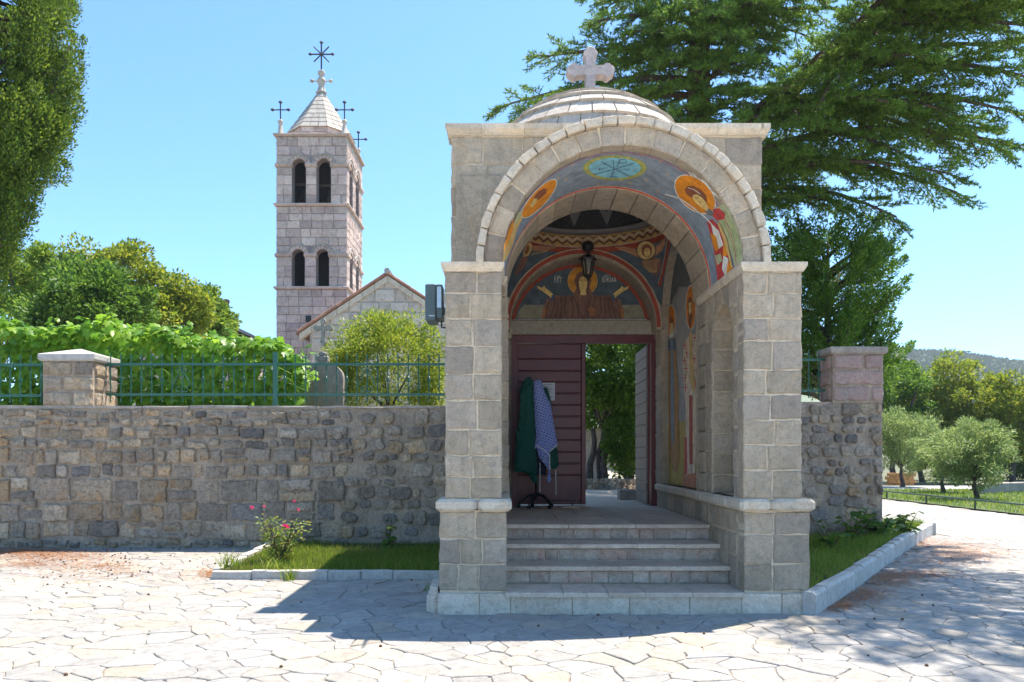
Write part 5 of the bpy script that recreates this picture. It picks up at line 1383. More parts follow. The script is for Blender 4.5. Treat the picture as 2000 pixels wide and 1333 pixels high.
def blades(name, P, H, m, parent, lean=.35, wd=.006):
    n = len(P); H = np.broadcast_to(H, (n,))*rs.uniform(.5, 1.3, n)
    a = rs.uniform(0, 6.28, n); s = np.stack([np.cos(a), np.sin(a), np.zeros(n)], 1)*wd
    b = rs.uniform(0, 6.28, n); l = np.stack([np.cos(b), np.sin(b), np.zeros(n)], 1)*(H*lean*rs.uniform(.2, 1.4, n))[:, None]
    up = np.zeros((n, 3)); up[:, 2] = H
    V = np.empty((n, 5, 3)); V[:, 0] = P-s; V[:, 1] = P+s; V[:, 2] = P-s*.7+up*.55+l*.35; V[:, 3] = P+s*.7+up*.55+l*.35; V[:, 4] = P+up*.95+l
    i = np.arange(n)[:, None]*5
    T = np.concatenate([i+np.array([[0,1,3]]), i+np.array([[0,3,2]]), i+np.array([[2,3,4]])])
    return obj_np(name, V.reshape(-1, 3), T, m, parent)
def cloud(C, rad, per, power=2.2, squash=(1, 1, 1)):
    C = np.asarray(C); k = len(C); u = unit(k*per); r = rs.rand(k*per, 1)**(1/power)
    rad = np.repeat(np.broadcast_to(rad, (k,)), per)[:, None]
    return np.repeat(C, per, 0)+u*r*rad*np.array(squash), u
def trunk_tree(name, base, crown_c, crown_r, nclump, clump_r, per, leaf, m, label, cat='tree', group=None, tr=.16, bark='bark', hollow=.45, lw=.6, stems=1, nlimb=9, droop=0.0, seed=1, keep=None):
    """tapered trunk, limbs that reach the clumps, clumps of leaf faces with gaps between"""
    global rs
    rs = np.random.RandomState(seed); r_ = random.Random(seed)
    t = empty(name, base, label, cat, group); base = Vector(base); cc = Vector(crown_c); cr = np.array(crown_r)
    u = unit(nclump); q = hollow+(1-hollow)*rs.rand(nclump, 1)**.6
    C = np.array(crown_c)+u*q*cr
    nf = vnoise(seed); C += (nf(C, .9)[:, None])*cr*.16*u
    if keep is not None: C = C[keep(C)]
    b = MB()
    fork = base.lerp(cc, .45); fork.z = max(fork.z, base.z+.3*(cc.z-base.z))
    for s in range(stems):
        o = Vector((r_.uniform(-.12,.12), r_.uniform(-.12,.12), 0))*(stems-1)
        P = [base+o+(fork-base)*k/5+Vector((math.sin(k*1.7+s)*tr*.5, math.cos(k*1.3+s)*tr*.5, 0))*(k > 0) for k in range(6)]
        b.tube(P, [tr*1.35]+[tr*(1-.09*k) for k in range(1, 6)], 9)
    b.build('trunk', M[bark], t, True)
    idx = list(range(len(C))); r_.shuffle(idx); lb = MB()
    for i in idx[:nlimb]:
        e = Vector(C[i]); mid = fork.lerp(e, .5)+Vector((r_.uniform(-.1,.1), r_.uniform(-.1,.1), .12))*(e-fork).length*.6
        lb.tube([fork-Vector((0,0,tr*.5)), fork.lerp(mid, .5), mid, mid.lerp(e, .6), e], [tr*.6, tr*.45, tr*.3, tr*.2, tr*.07], 6)
    lb.build('limb', M[bark], t, True)
    P, n_ = cloud(C, clump_r*rs.uniform(.6, 1.25, len(C)), per, 2.2, (1, 1, .72))
    D = n_*.6+unit(len(P))*.8+nrm(P-np.array(crown_c))*.5; D[:, 2] -= droop
    leaves('crown', P, D, leaf, leaf*lw, m, t)
    return t

# ---- background trees on the left
trunk_tree('leafy_tree', at(60, 800, 27), at(50, 605, 27), (2.3,2.0,2.0), 75, .62, 230, .15, M['decid'], 'mid green tree at far left below the dark cypress', group='trees behind the vine', seed=1)
trunk_tree('leafy_tree', at(190, 800, 24), at(180, 622, 24), (1.75,1.6,1.75), 75, .52, 240, .14, M['decid_dark'], 'dark green rounded tree left of centre behind the vine', group='trees behind the vine', seed=2)
trunk_tree('leafy_tree', at(285, 800, 29), at(232, 590, 29), (2.0,1.8,2.0), 85, .6, 230, .15, M['decid_yel'], 'yellow-green tree, tallest of those behind the vine', group='trees behind the vine', seed=3)
trunk_tree('leafy_tree', at(350, 800, 27), at(335, 620, 27), (1.3,1.2,1.1), 50, .5, 220, .14, M['decid_yel'], 'low yellowish tree right of the tallest left tree', group='trees behind the vine', seed=4)
trunk_tree('leafy_tree', at(405, 800, 30), at(400, 635, 30), (1.05,1.0,1.3), 55, .48, 210, .14, M['decid'], 'narrow green tree nearest the bell tower', group='trees behind the vine', seed=5)
trunk_tree('leafy_tree', at(110, 800, 31), at(110, 580, 31), (2.0,1.6,1.8), 60, .6, 200, .15, M['decid'], 'pale green tree between the left trees, partly hidden', group='trees behind the vine', seed=6)
# ---- yard bush and garden trees
trunk_tree('shrub', at(760, 860, 16.5), at(760, 730, 16.5), (1.25,.9,1.2), 140, .30, 190, .075, M['bush'], 'rounded yellow-green shrub behind the fence beside the gate', 'shrub', tr=.05, hollow=.55, lw=.42, stems=3, seed=11)
trunk_tree('garden_tree', (2.25, 19.6, CZ), (2.55, 19.9, 4.0), (1.6,1.2,1.9), 100, .42, 210, .11, M['decid_dark'], 'dark green tree seen through the open gate', 'tree', tr=.10, stems=3, seed=12)
trunk_tree('garden_tree', (3.3, 21.5, CZ), (3.3, 21.8, 3.4), (1.3,1.2,2.2), 90, .45, 190, .11, M['decid'], 'lighter tree behind the dark one through the gate', 'tree', tr=.10, seed=13)
trunk_tree('garden_shrub', (2.9, 19.4, CZ), (2.85, 19.4, 1.9), (.42,.35,.75), 30, .25, 160, .08, M['decid_dark'], 'narrow dark shrub through the gate near the open leaf', 'shrub', tr=.04, seed=14)
trunk_tree('garden_tree', (4.3, 17.6, CZ), (3.6, 17.0, 4.4), (1.3,1.9,1.15), 80, .40, 190, .11, M['decid_dark'], 'spreading dark tree shading the courtyard path', 'tree', tr=.10, seed=15)
# ---- olives and trees on the right
trunk_tree('olive_tree', (15.25, 25.9, .1), tuple(at(1895, 885, 25.9)), (1.25,1.2,1.1), 80, .33, 170, .13, M['olive'], 'silvery olive tree nearest on the right lawn', 'olive tree', 'olive trees on the lawn', tr=.09, lw=.28, hollow=.12, seed=21)
trunk_tree('olive_tree', (16.55, 30.3, .1), tuple(at(1838, 890, 30.3)), (1.2,1.1,1.1), 70, .33, 160, .13, M['olive'], 'second olive tree, behind and left of the nearest one', 'olive tree', 'olive trees on the lawn', tr=.09, lw=.28, hollow=.12, seed=22)
trunk_tree('olive_tree', (17.6, 35.5, .1), tuple(at(1755, 858, 35.5)), (1.6,1.2,1.4), 90, .42, 160, .15, M['olive'], 'broad grey-green olive right behind the right pillar', 'olive tree', 'olive trees on the lawn', tr=.1, lw=.25, seed=23)
RT = 'trees behind the lawn'
trunk_tree('leafy_tree', at(1875, 960, 45), at(1875, 790, 45), (2.6,2.0,2.7), 85, .62, 150, .20, M['decid_yel'], 'tall yellowing tree with open crown behind the olives', group=RT, tr=.2, seed=24, nlimb=22, hollow=.3)
trunk_tree('leafy_tree', at(1975, 960, 43), at(1985, 815, 43), (2.4,2.0,2.4), 85, .62, 160, .20, M['decid_yel'], 'yellowing tree at the right edge of the picture', group=RT, tr=.2, seed=25, nlimb=14)
trunk_tree('leafy_tree', at(1800, 960, 48), at(1795, 815, 48), (2.2,2.0,2.7), 85, .66, 160, .20, M['decid'], 'green and yellow tree left of the tall yellowing one', group=RT, tr=.2, seed=26)
trunk_tree('leafy_tree', at(1745, 960, 44), at(1742, 790, 44), (1.7,1.7,2.9), 80, .6, 170, .19, M['decid_dark'], 'dark green tree rising just behind the right pillar', group=RT, tr=.2, seed=27)
trunk_tree('leafy_tree', at(1930, 960, 52), at(1930, 865, 52), (5.5,1.6,2.2), 120, .75, 160, .22, M['decid_dark'], 'wide dark thicket filling in behind the olives', group=RT, tr=.2, seed=28)
trunk_tree('leafy_tree', at(2060, 960, 50), at(2060, 820, 50), (2.6,2.0,2.8), 60, .7, 120, .22, M['decid'], 'tree just beyond the right picture edge', group=RT, tr=.2, seed=29)

# ---- big cypress at top left (dense upright plumes)
def plume_tree(name, base, axis, levels, m, label, seed, per, leaf, plume=.9, tr=.3, group=None, outward=.45, cat='tree', lw=.55, sz=.23, dens=27):
    """levels = [(z, radius)], plumes grow up and out of the envelope"""
    global rs
    rs = np.random.RandomState(seed); r_ = random.Random(seed)
    t = empty(name, base, label, cat, group); ax = Vector(axis)
    MB().tube([base, (ax.x, ax.y, base[2]+.4*(levels[-1][0]-base[2])), (ax.x, ax.y, levels[-1][0]-.2)], [tr*1.2, tr*.8, tr*.15], 10).build('trunk', M['bark'], t, True)
    Ps = []; Ds = []; br = MB()
    for (z0, r0), (z1, r1) in zip(levels, levels[1:]):
        cnt = int((z1-z0)*(r0+r1)*dens/plume)+3
        for _ in range(cnt):
            f = r_.random(); z = z0+(z1-z0)*f; r = r0+(r1-r0)*f; a = r_.uniform(0, 2*PI); q = r_.uniform(.62, 1.04)
            dirv = Vector((math.cos(a)*outward, math.sin(a)*outward, 1)).normalized()
            c = Vector((ax.x+math.cos(a)*r*q, ax.y+math.sin(a)*r*q, z)); ln = plume*r_.uniform(.6, 1.3); s0 = c-dirv*ln*.5
            if r_.random() < .25: br.tube([(ax.x, ax.y, z-ln*.6), tuple(s0), tuple(c+dirv*ln*.2)], [.05, .03, .008], 5)
            tt = rs.rand(per); wdt = sz*plume*np.sin(np.clip(tt*.9+.1, 0, 1)*PI)**.7
            uu = unit(per); P = np.array(s0)+np.array(dirv)*(tt*ln)[:, None]+uu*(wdt*rs.rand(per)**.4)[:, None]
            Ps.append(P); Ds.append(uu*.7+np.array(dirv)*1.0+unit(per)*.5)
    br.build('branch', M['bark'], t, True)
    leaves('crown', np.concatenate(Ps), np.concatenate(Ds), leaf, leaf*lw, m, t)
    return t
cx0 = at(-110, 0, 14).x
plume_tree('cypress_tree', (cx0, 14.3, CZ), (cx0, 14.3, 0), [(4.6,.35),(5.2,.85),(5.8,1.15),(6.6,1.5),(7.6,1.8),(9.0,1.95),(11,1.7),(13,1.0),(14.5,.2)], M['cypress'], 'tall dense cypress filling the upper left corner', 41, 330, .06, .75, .3, sz=.30, outward=.3)
tz = lambda y: EYE+(HY-y)*16/FX
tx = at(1625, 0, 16).x
plume_tree('conifer', (tx, 16.2, CZ), (tx, 16.2, 0), [(3.0,1.25),(3.6,1.35),(4.2,.95),(4.8,1.25),(5.4,1.2),(5.9,.95),(6.15,.55)], M['thuja'], 'feathery green conifer right of the gate behind the pillar', 42, 230, .06, .8, .14, outward=1.1, sz=.18, dens=36)

# ---- the great cedar behind the gate
rs = np.random.RandomState(5); r_ = random.Random(5)
cd = empty('cedar_tree', (3.9, 16.3, CZ), 'huge cedar with layered dark branches spreading over the gate', 'tree')
def tpath(P, rad, nm='limb', n=9): return MB().tube(P, rad, n).build(nm, M['bark'], cd, True)
tpath([(3.9,16.3,CZ),(3.95,16.3,4),(3.95,16.3,7),(3.9,16.25,9),(3.95,16.3,11.5),(3.9,16.3,14)], [.5,.4,.30,.24,.19,.09], 'trunk', 12)
big_ = [Vector((4.2,16.2,6.2)), at(1450,245,15.6), at(1520,200,15.2), at(1600,130,14.8), at(1680,50,14.4), at(1760,-40,14.0), at(1830,-160,13.6)]
tpath(big_, [.20,.17,.15,.135,.115,.09,.05], 'limb', 10)
limbs = []   # start, end, weight
def T(z): return Vector((3.92, 16.3, z))
def L_(s, e, w_=1.0, droop=.0): limbs.append((Vector(s), Vector(e), w_, droop))
G = lambda x, y, Y: at(x, y, Y)
L_(T(9.2), G(985,205,15.6), 1.0); L_(T(8.9), G(1005,235,16.6), .9); L_(T(9.6), G(1060,108,16.2), .95); L_(T(8.2), G(1120,210,17.5), .9)
L_(T(10.4), G(1165,40,15.4), 1.0); L_(T(10.9), G(1150,-10,16.6), 1.0); L_(T(10.2), G(1200,120,17.2), .8); L_(T(11.2), G(1240,-40,15.8), .9)
L_(T(9.6), G(1230,160,17.8), .8); L_(T(9.0), G(1260,230,17.0), .7); L_(T(10.6), G(1300,20,14.9), .8); L_(T(9.8), G(1430,60,14.6), .9); L_(T(9.1), G(1470,110,14.6), .9)
L_(T(8.3), G(1330,210,15.0), .7); L_(T(8.4), G(1500,170,14.4), .9); L_(T(11.3), G(1560,-30,14.6), 1.0); L_(T(10.4), G(1620,20,15.6), 1.0)
L_(big_[1], G(1650,250,14.3), .9); L_(big_[1], G(1760,300,14.6), 1.0, .25); L_(T(7.3), G(1700,330,15.2), 1.0, .35); L_(T(7.0), G(1870,375,15.0), 1.15, .5); L_(T(6.8), G(1750,425,15.4), 1.1, .55)
L_(T(6.6), G(1640,400,15.6), 1.0, .45); L_(T(6.4), G(1560,390,15.8), .9, .3); L_(T(7.6), G(1560,290,14.6), .9, .1); L_(T(7.2), G(1600,330,17.0), 1.0, .2)
L_(big_[2], G(1840,215,14.2), 1.1, .1); L_(big_[2], G(1990,225,14.0), 1.2, .1); L_(big_[2], G(1950,290,14.6), 1.15, .3); L_(big_[2], G(1860,300,15.4), 1.0, .3); L_(big_[2], G(1740,200,13.6), .9)
L_(big_[3], G(1900,140,14.0), 1.1); L_(big_[3], G(2030,160,13.8), 1.2); L_(big_[3], G(1810,110,13.2), .9); L_(big_[3], G(1700,120,15.6), .8); L_(big_[3], G(1990,100,15.0), 1.1)
L_(big_[4], G(1900,40,13.6), 1.0); L_(big_[4], G(2040,60,13.4), 1.2); L_(big_[4], G(1800,40,15.2), .9); L_(big_[4], G(1960,10,14.6), 1.1); L_(big_[4], G(1740,-20,13.0), .9)
L_(big_[5], G(1980,-40,13.0), 1.1); L_(big_[5], G(2060,0,13.8), 1.1); L_(big_[5], G(1880,-60,12.6), 1.0)
for (x, y, Y) in ((1330,60,14.8),(1400,20,14.6),(1390,120,14.9),(1420,170,14.8),(1360,235,15.2),(1300,110,15.0)): L_(T(EYE+(HY-y+40)*Y/FX), G(x, y, Y), .8, .1)
for q_, (x, y, Y) in enumerate(((1480,230,14.4),(1560,150,14.0),(1560,230,14.2),(1640,70,13.6),(1640,150,13.8),(1700,20,13.2),(1720,90,13.4),(1600,215,14.0))): L_(big_[1+q_//2], G(x, y, Y), .85, .1)
for (x, y, Y) in ((1470,40,15.6),(1520,80,15.8),(1450,-20,16.4),(1510,130,16.2),(1540,30,15.4),(1590,-10,15.2),(1500,0,14.8),(1570,70,16.4),(1240,60,15.2),(1190,10,16.8),(1280,170,15.4),(1130,150,16.4)): L_(T(min(13, EYE+(HY-y+30)*Y/FX)), G(x, y, Y), .95, .05)
# lower right spray and the overhang that shades the paving
L_(T(6.9), G(1860,340,14.2), 1.1, .3); L_(T(7.4), G(1980,275,14.4), 1.2, .25); L_(T(7.9), G(1930,240,15.4), 1.1, .2)
for (e) in ((6.6,11.2,9.3),(7.6,10.6,9.0),(8.6,11.6,8.8),(5.9,10.4,10.2),(7.0,9.4,10.0),(8.2,9.2,9.6),(9.2,10.4,9.3),(9.6,12.0,8.6),(6.4,9.0,11.0),(7.8,8.2,10.4),(9.4,8.8,10.2),(5.6,12.4,10.6),(8.9,7.6,10.8),(10.2,9.6,9.4),(7.2,7.6,11.2),(10.6,11.0,9.0)):
    L_(big_[5] if e[2] > 9.5 else big_[4], e, 1.0, .05)
for (e) in ((2.0,15.0,13.0),(5.6,15.0,13.2),(4.4,18.0,13.0),(3.2,17.9,11.6),(5.8,17.8,11.8)): L_(T(12.5), e, .8)
tw_P = []; tw_D = []; lb = MB(); sb = MB()
for (s, e, w_, dr) in limbs:
    v = e-s; L = v.length; side = Vector((v.y, -v.x, 0)).normalized(); path = []
    for k in range(8):
        t = k/7; p = s.lerp(e, t); p.z += math.sin(t*PI)*L*(.06+.10*dr) - 0; p += side*math.sin(t*5+L)*L*.02; path.append(p)
    lb.tube(path, [.075*w_*(1-.88*k/7)+.006 for k in range(8)], 6)
    nb_ = int(10+L*6.0)
    for b_i in range(nb_):
        t = .14+.86*(b_i+r_.random())/nb_; k = min(6, int(t*7)); f = t*7-k; p = path[k].lerp(path[k+1], f); d = (path[k+1]-path[k]).normalized()
        sg = 1 if b_i % 2 else -1; bl = (.36+.85*(1-t)**.7)*w_*r_.uniform(.65, 1.3)*min(1, .35+L*.22)
        bd = (d*r_.uniform(.45,.9)+side*sg*r_.uniform(.55,1.0)+Vector((0,0,r_.uniform(-.45,.40)))).normalized()
        if t > .93: bd = (d+Vector((r_.uniform(-.3,.3), r_.uniform(-.3,.3), r_.uniform(-.3,.05)))).normalized()
        q = p+bd*bl; q.z -= .10*bl+dr*.12; sb.tube([p, p.lerp(q, .5)+Vector((0,0,.04*bl)), q], [.013,.009,.004], 4, False)
        ntw = int(5+bl*12)
        for w2 in range(ntw):
            t2 = .12+.88*(w2+r_.random())/ntw; pp_ = p.lerp(q, t2); sd = bd.cross(Vector((0,0,1))).normalized()
            tl = (.10+.16*(1-t2))*r_.uniform(.7,1.3); td = (bd*.75+sd*(1 if w2 % 2 else -1)*r_.uniform(.3,.9)+Vector((0,0,r_.uniform(-.25,.3)))).normalized()
            tw_P.append((pp_.x, pp_.y, pp_.z)); tw_D.append((td.x*tl, td.y*tl, td.z*tl))
lb.build('limb', M['bark'], cd, True); sb.build('branchlet', M['twig'], cd)
tw_P = np.array(tw_P); tw_D = np.array(tw_D); NT = 18
n = len(tw_P); tt = rs.rand(n, NT, 1); base_ = tw_P[:, None, :]+tw_D[:, None, :]*tt; ud = nrm(tw_D)
nd = ud[:, None, :]*.75+rs.randn(n, NT, 3)*.55; nd[:, :, 2] += .12
nd /= np.linalg.norm(nd, axis=2, keepdims=True); base_ = base_.reshape(-1, 3); nd = nd.reshape(-1, 3); k = len(base_)
sd = nrm(np.cross(nd, unit(k)))*.0105; ln_ = rs.uniform(.05, .095, (k, 1))
V = np.stack([base_-sd, base_+sd, base_+nd*ln_], 1).reshape(-1, 3)
obj_np('crown', V, np.arange(k*3).reshape(k, 3), M['cedar'], cd)
print('cedar needles', k, 'twigs', n)
# broken branch stub with fresh orange wood
stp = at(1374, 195, 15.75); MB().tube([(3.95,16.2,stp.z-.35),(stp.x,15.9,stp.z-.12),(stp.x,15.78,stp.z)], [.16,.13,.10], 9).build('branch_stub', M['bark'], cd, True)
V = [(stp.x+.085*math.cos(a)*(.8+.3*r_.random()), 15.74, stp.z+.135*math.sin(a)*(.8+.35*r_.random())) for a in [2*PI*q/11 for q in range(11)]]
obj('broken_wood', V+[(stp.x,15.70,stp.z+.03)]+[(x, 15.84, z) for x, y, z in V], [(i,(i+1)%11,11) for i in range(11)]+[((i+1)%11,i,12+i,12+(i+1)%11) for i in range(11)], paint('fresh_wood', (.62,.22,.05), .8, .25, 14, .3), cd)

# ---- vine hedge: big lobed leaves over a hidden trellis
rs = np.random.RandomState(9); r_ = random.Random(9)
vn = empty('vine', (-7, 14.4, CZ), 'bright green climbing vine forming a hedge behind the fence', 'vine')
def topz(x):     # hedge outline read along its length
    px_ = CX+x*FX/14.3
    k = np.interp(px_, [-400,-50,0,60,120,180,215,250,300,350,400,450,480,510,560,590,612], [635,625,622,640,645,640,622,640,645,648,660,668,655,662,672,690,760])
    return EYE+(HY-k)*14.3/FX
n = 6200; xs = rs.uniform(at(-300,0,14.3).x, at(605,0,14.3).x, n); P = np.zeros((n, 3)); D = np.zeros((n, 3))
tz_ = np.array([topz(x) for x in xs]); ontop = rs.rand(n) < .34
P[:, 0] = xs; dep = rs.rand(n)
P[:, 1] = np.where(ontop, 13.75+1.1*rs.rand(n), 13.72+.28*rs.rand(n)**1.5+.12*np.sin(xs*3))
P[:, 2] = np.where(ontop, tz_-.16*rs.rand(n)-.10*np.abs(P[:, 1]-14.2), tz_-.08-(tz_-2.1)*rs.rand(n))
P[:, 2] += .05*np.sin(xs*7)+.04*np.sin(xs*17)
D[:, 0] = rs.randn(n)*.5; D[:, 1] = np.where(ontop, rs.randn(n)*.6-.3, -.7-.4*rs.rand(n)); D[:, 2] = np.where(ontop, .25+rs.randn(n)*.4, -.5+rs.randn(n)*.4)
def lobed(P, Nn, size, m, parent, name='foliage'):
    n = len(P); a = rs.uniform(.55, 1.25, n)*size
    prof = np.array([(0,0),(.34,-.12),(.52,.18),(.36,.36),(.42,.62),(.18,.62),(0,1.0),(-.18,.62),(-.42,.62),(-.36,.36),(-.52,.18),(-.34,-.12)])
    Nn = nrm(Nn); dn = np.zeros((n, 3)); dn[:, 2] = -1; dn += rs.randn(n, 3)*.5
    d = nrm(dn-Nn*np.sum(dn*Nn, 1)[:, None]); s = np.cross(d, Nn)
    K = len(prof)+1; V = np.empty((n, K, 3))
    cen = P+d*(.35*a)[:, None]+Nn*(.03*a)[:, None]*1.0; V[:, 0] = cen
    for k, (u, v) in enumerate(prof):
        bend = -.35*u*u-.18*(v-.35)**2
        V[:, k+1] = P+s*(u*a)[:, None]+d*(v*a)[:, None]+Nn*(bend*a)[:, None]
    i = np.arange(n)[:, None]*K; T = []
    for k in range(len(prof)): T.append(i+np.array([[0, k+1, (k+1) % len(prof)+1]]))
    return obj_np(name, V.reshape(-1, 3), np.concatenate(T), m, parent, True)
Nn = np.zeros((n, 3)); Nn[:, 0] = rs.randn(n)*.45; Nn[:, 1] = np.where(ontop, -.35+rs.randn(n)*.4, -.8); Nn[:, 2] = np.where(ontop, .9, .45)+rs.randn(n)*.35
lobed(P, Nn, .165, M['vine'], vn)
# shoots above the top, with small leaves
sh = MB(); SP = []
for k in range(34):
    x = r_.uniform(at(-20,0,14.3).x, at(595,0,14.3).x); z = topz(x)-.1; y = r_.uniform(13.8,14.6); h = r_.uniform(.12,.34); l = r_.uniform(-.25,.25)
    Q = [Vector((x+l*t*t, y, z+h*t-(.1*t*t if abs(l) > .15 else 0))) for t in (0,.35,.7,1.0)]; sh.tube(Q, [.007,.006,.005,.003], 4)
    for q in Q[1:]: SP.append((q.x+r_.uniform(-.03,.03), q.y, q.z)); SP.append((q.x+r_.uniform(-.05,.05), q.y-.02, q.z-.02))
for k in range(16):   # tendrils hanging in front
    x = r_.uniform(at(20,0,14.3).x, at(590,0,14.3).x); z = r_.uniform(2.4,3.1); Q = [Vector((x+.5*t+.05*math.sin(9*t+k), 13.6, z+.25*t-.5*t*t)) for t in (0,.25,.5,.75,1)]; sh.tube(Q, .005, 4)
tag(sh.build('shoot', M['vine'], vn), kind='stuff'); SP = np.array(SP); NN = np.zeros((len(SP), 3)); NN[:, 1] = -.5; NN[:, 2] = .6; NN += rs.randn(len(SP), 3)*.4
lobed(SP, NN, .095, M['vine'], vn, 'young_leaves')
tr = MB()
for x in np.arange(-12, -3.7, 1.4): tr.tube([(x,14.3,CZ),(x+.04,14.3,3.0)], .035, 6)
for z in (1.6,2.3,2.9): tr.tube([(-13,14.35,z),(-3.7,14.35,z)], .02, 5)
tr.build('trellis', M['twig'], vn)
# dark woody interior stems
st_ = MB()
for k in range(90):
    x = r_.uniform(-13,-3.7); st_.tube([(x,14.3+r_.uniform(-.2,.4),CZ),(x+r_.uniform(-.3,.3),14.4,1.9),(x+r_.uniform(-.6,.6),14.2+r_.uniform(-.2,.4),topz(x)-.15)], [.02,.014,.006], 5)
st_.build('stem', M['twig'], vn)
n2 = 3200; P2 = np.zeros((n2, 3)); P2[:, 0] = rs.uniform(-13,-3.65,n2); P2[:, 1] = rs.uniform(14.0,14.9,n2); P2[:, 2] = CZ+rs.rand(n2)*2.0
N2 = rs.randn(n2, 3); N2[:, 1] -= .6; lobed(P2, N2, .16, M['vine'], vn, 'inner_leaves')
# drooping big-leaf plants and branches by the left block (cedar twig tip left of the gate)
# ---- grass in the beds
def in_poly(P, poly):
    x, y = P[:, 0], P[:, 1]; c = np.zeros(len(P), bool); j = len(poly)-1
    for i in range(len(poly)):
        xi, yi = poly[i]; xj, yj = poly[j]
        c ^= ((yi > y) != (yj > y)) & (x < (xj-xi)*(y-yi)/(yj-yi+1e-12)+xi); j = i
    return c
def turf(name, poly, n, zf, h, label, wd=.005, dens=None, lean=.4):
    a = np.array(poly); P = np.zeros((n, 3)); P[:, :2] = rs.uniform(a.min(0), a.max(0), (n, 2)); P = P[in_poly(P, poly)]
    if dens is not None: P = P[rs.rand(len(P)) < dens(P)]
    P[:, 2] = zf(P); o = blades(name, P, h(P) if callable(h) else h, M['grass'], None, lean, wd); return tag(o, label, 'grass', None, 'stuff')
nf1 = vnoise(3)
turf('grass', [(-3.62,10.02),(-.72,10.02),(-.72,12.68),(-3.62,12.68)], 27000, lambda P: .09+.03*(P[:, 1]-10), lambda P: .065+.035*(nf1(P, 2.2)+.4), 'short green grass in the bed left of the steps', .0045, lambda P: np.clip(.62+1.0*nf1(P, 1.4), .06, 1))
turf('grass', [(3.05,8.1),(7.8,14.85),(6.0,15.15),(6.0,12.7),(3.05,12.7)], 45000, lambda P: .19+.012*(P[:, 1]-8), lambda P: .08+.10*np.clip((P[:, 1]-9.0)/3, 0, 1)*(.6+nf1(P, 1.8)), 'unkempt green grass in the bed right of the gate', .005, None, .5)
turf('grass', [(12.6,15),(40,15),(40,33),(12.6,33)], 50000, lambda P: .13+0*P[:, 0], .11, 'sunlit lawn grass beyond the rail at right', .011)
turf('grass', [(-13,13.5),(-.8,13.5),(-.8,15),(-13,15)], 9000, lambda P: CZ+0*P[:, 0], .22, 'weedy grass at the foot of the fence', .007)
# tufts growing at the kerb and pier
def tuft(x, y, z, n, h, label, spread=.06):
    P = np.zeros((n, 3)); P[:, 0] = x+rs.randn(n)*spread; P[:, 1] = y+rs.randn(n)*spread; P[:, 2] = z
    return tag(blades('weed', P, h, M['grass'], None, .8, .006), label, 'weed', 'weeds along the kerb')
tuft(-2.71, 9.9, .0, 60, .22, 'green weed growing through the left kerb joint', .035); tuft(-3.55, 10.2, .15, 60, .22, 'tall grass tuft at the outer corner of the left bed'); tuft(-.86, 9.3, .0, 40, .09, 'low weed beside the left gate pier'); tuft(-3.0,10.1,.12,70,.2,'grass tuft at the kerb below the rose bush')
# ---- leafy plants
def stem_plant(name, base, stems, h, leaf, m, label, cat, spread=.35, per=16, big=False, seed=1, flowers=None, group=None):
    global rs
    rs = np.random.RandomState(seed); r_ = random.Random(seed); t = empty(name, base, label, cat, group); sm = MB(); LP = []; LD = []; tips = []
    for s in range(stems):
        a = r_.uniform(0, 2*PI); sp = spread*r_.uniform(.3, 1); hh = h*r_.uniform(.6, 1.05)
        Q = [Vector(base)+Vector((math.cos(a)*sp*t_**1.3, math.sin(a)*sp*t_**1.3, hh*t_)) for t_ in (0,.25,.5,.75,1)]; sm.tube(Q, [.012,.010,.008,.006,.003], 5)
        tips.append(Q[-1])
        for k in range(per):
            t_ = .18+.82*r_.random(); i = min(3, int(t_*4)); p = Q[i].lerp(Q[i+1], t_*4-i); an = r_.uniform(0, 2*PI); off = r_.uniform(.02, .11)
            LP.append((p.x+math.cos(an)*off, p.y+math.sin(an)*off, p.z+r_.uniform(-.03,.05))); LD.append((math.cos(an), math.sin(an), r_.uniform(-.4,.5)))
    sm.build('stem', M['twig'], t)
    if big: 
        NN = np.array(LD)*.4; NN[:, 2] = .8; lobed(np.array(LP), NN, leaf, m, t)
    else: leaves('foliage', np.array(LP), np.array(LD), leaf, leaf*.55, m, t)
    if flowers:
        for p, s in flowers:
            p = Vector(p); n = 26; u = unit(n); P = np.array(p)+u*s*.35; leaves('flower', P, u*.8+np.array([0,0,.5]), s, s*.9, M['rose'], t)
    return t
B_ = at(545, 1085, 10.9); g = lambda x, y: at(x, y, 10.85)
stem_plant('rose_bush', (B_.x, 10.9, .12), 11, .62, .062, M['rose_leaf'], 'rose bush with a few red blossoms in the left bed', 'rose bush', .42, 55, False, 51,
           [(g(557,1030),.04),(g(492,992),.024),(g(516,990),.018),(g(575,980),.02),(g(583,996),.018)])
B2 = at(760, 1070, 12.3); stem_plant('fig_sapling', (B2.x, 12.3, .17), 3, .5, .10, M['decid_dark'], 'thin young sapling against the rubble wall', 'sapling', .12, 7, True, 52)
for k, (x, y, Y, h, lf, n_) in enumerate(((1665,1010,12.2,.62,.12,5),(1712,1020,12.5,.5,.15,5),(1770,1018,13.2,.42,.15,4),(1625,1050,11.3,.4,.1,4),(1740,1030,13.0,.45,.14,4))):
    b_ = at(x, y, Y); stem_plant('weed_plant', (b_.x, Y, .22), n_, h, lf, M['decid_dark'], ['tall leafy weed against the right rubble wall', 'broad-leaved weed at the foot of the right pillar', 'outermost broad-leaved weed in the right bed', 'small leafy weed nearest the gate in the right bed', 'spreading weed right of the pillar foot'][k], 'weed', .4, 11, True, 60+k, group='weeds in the right bed')
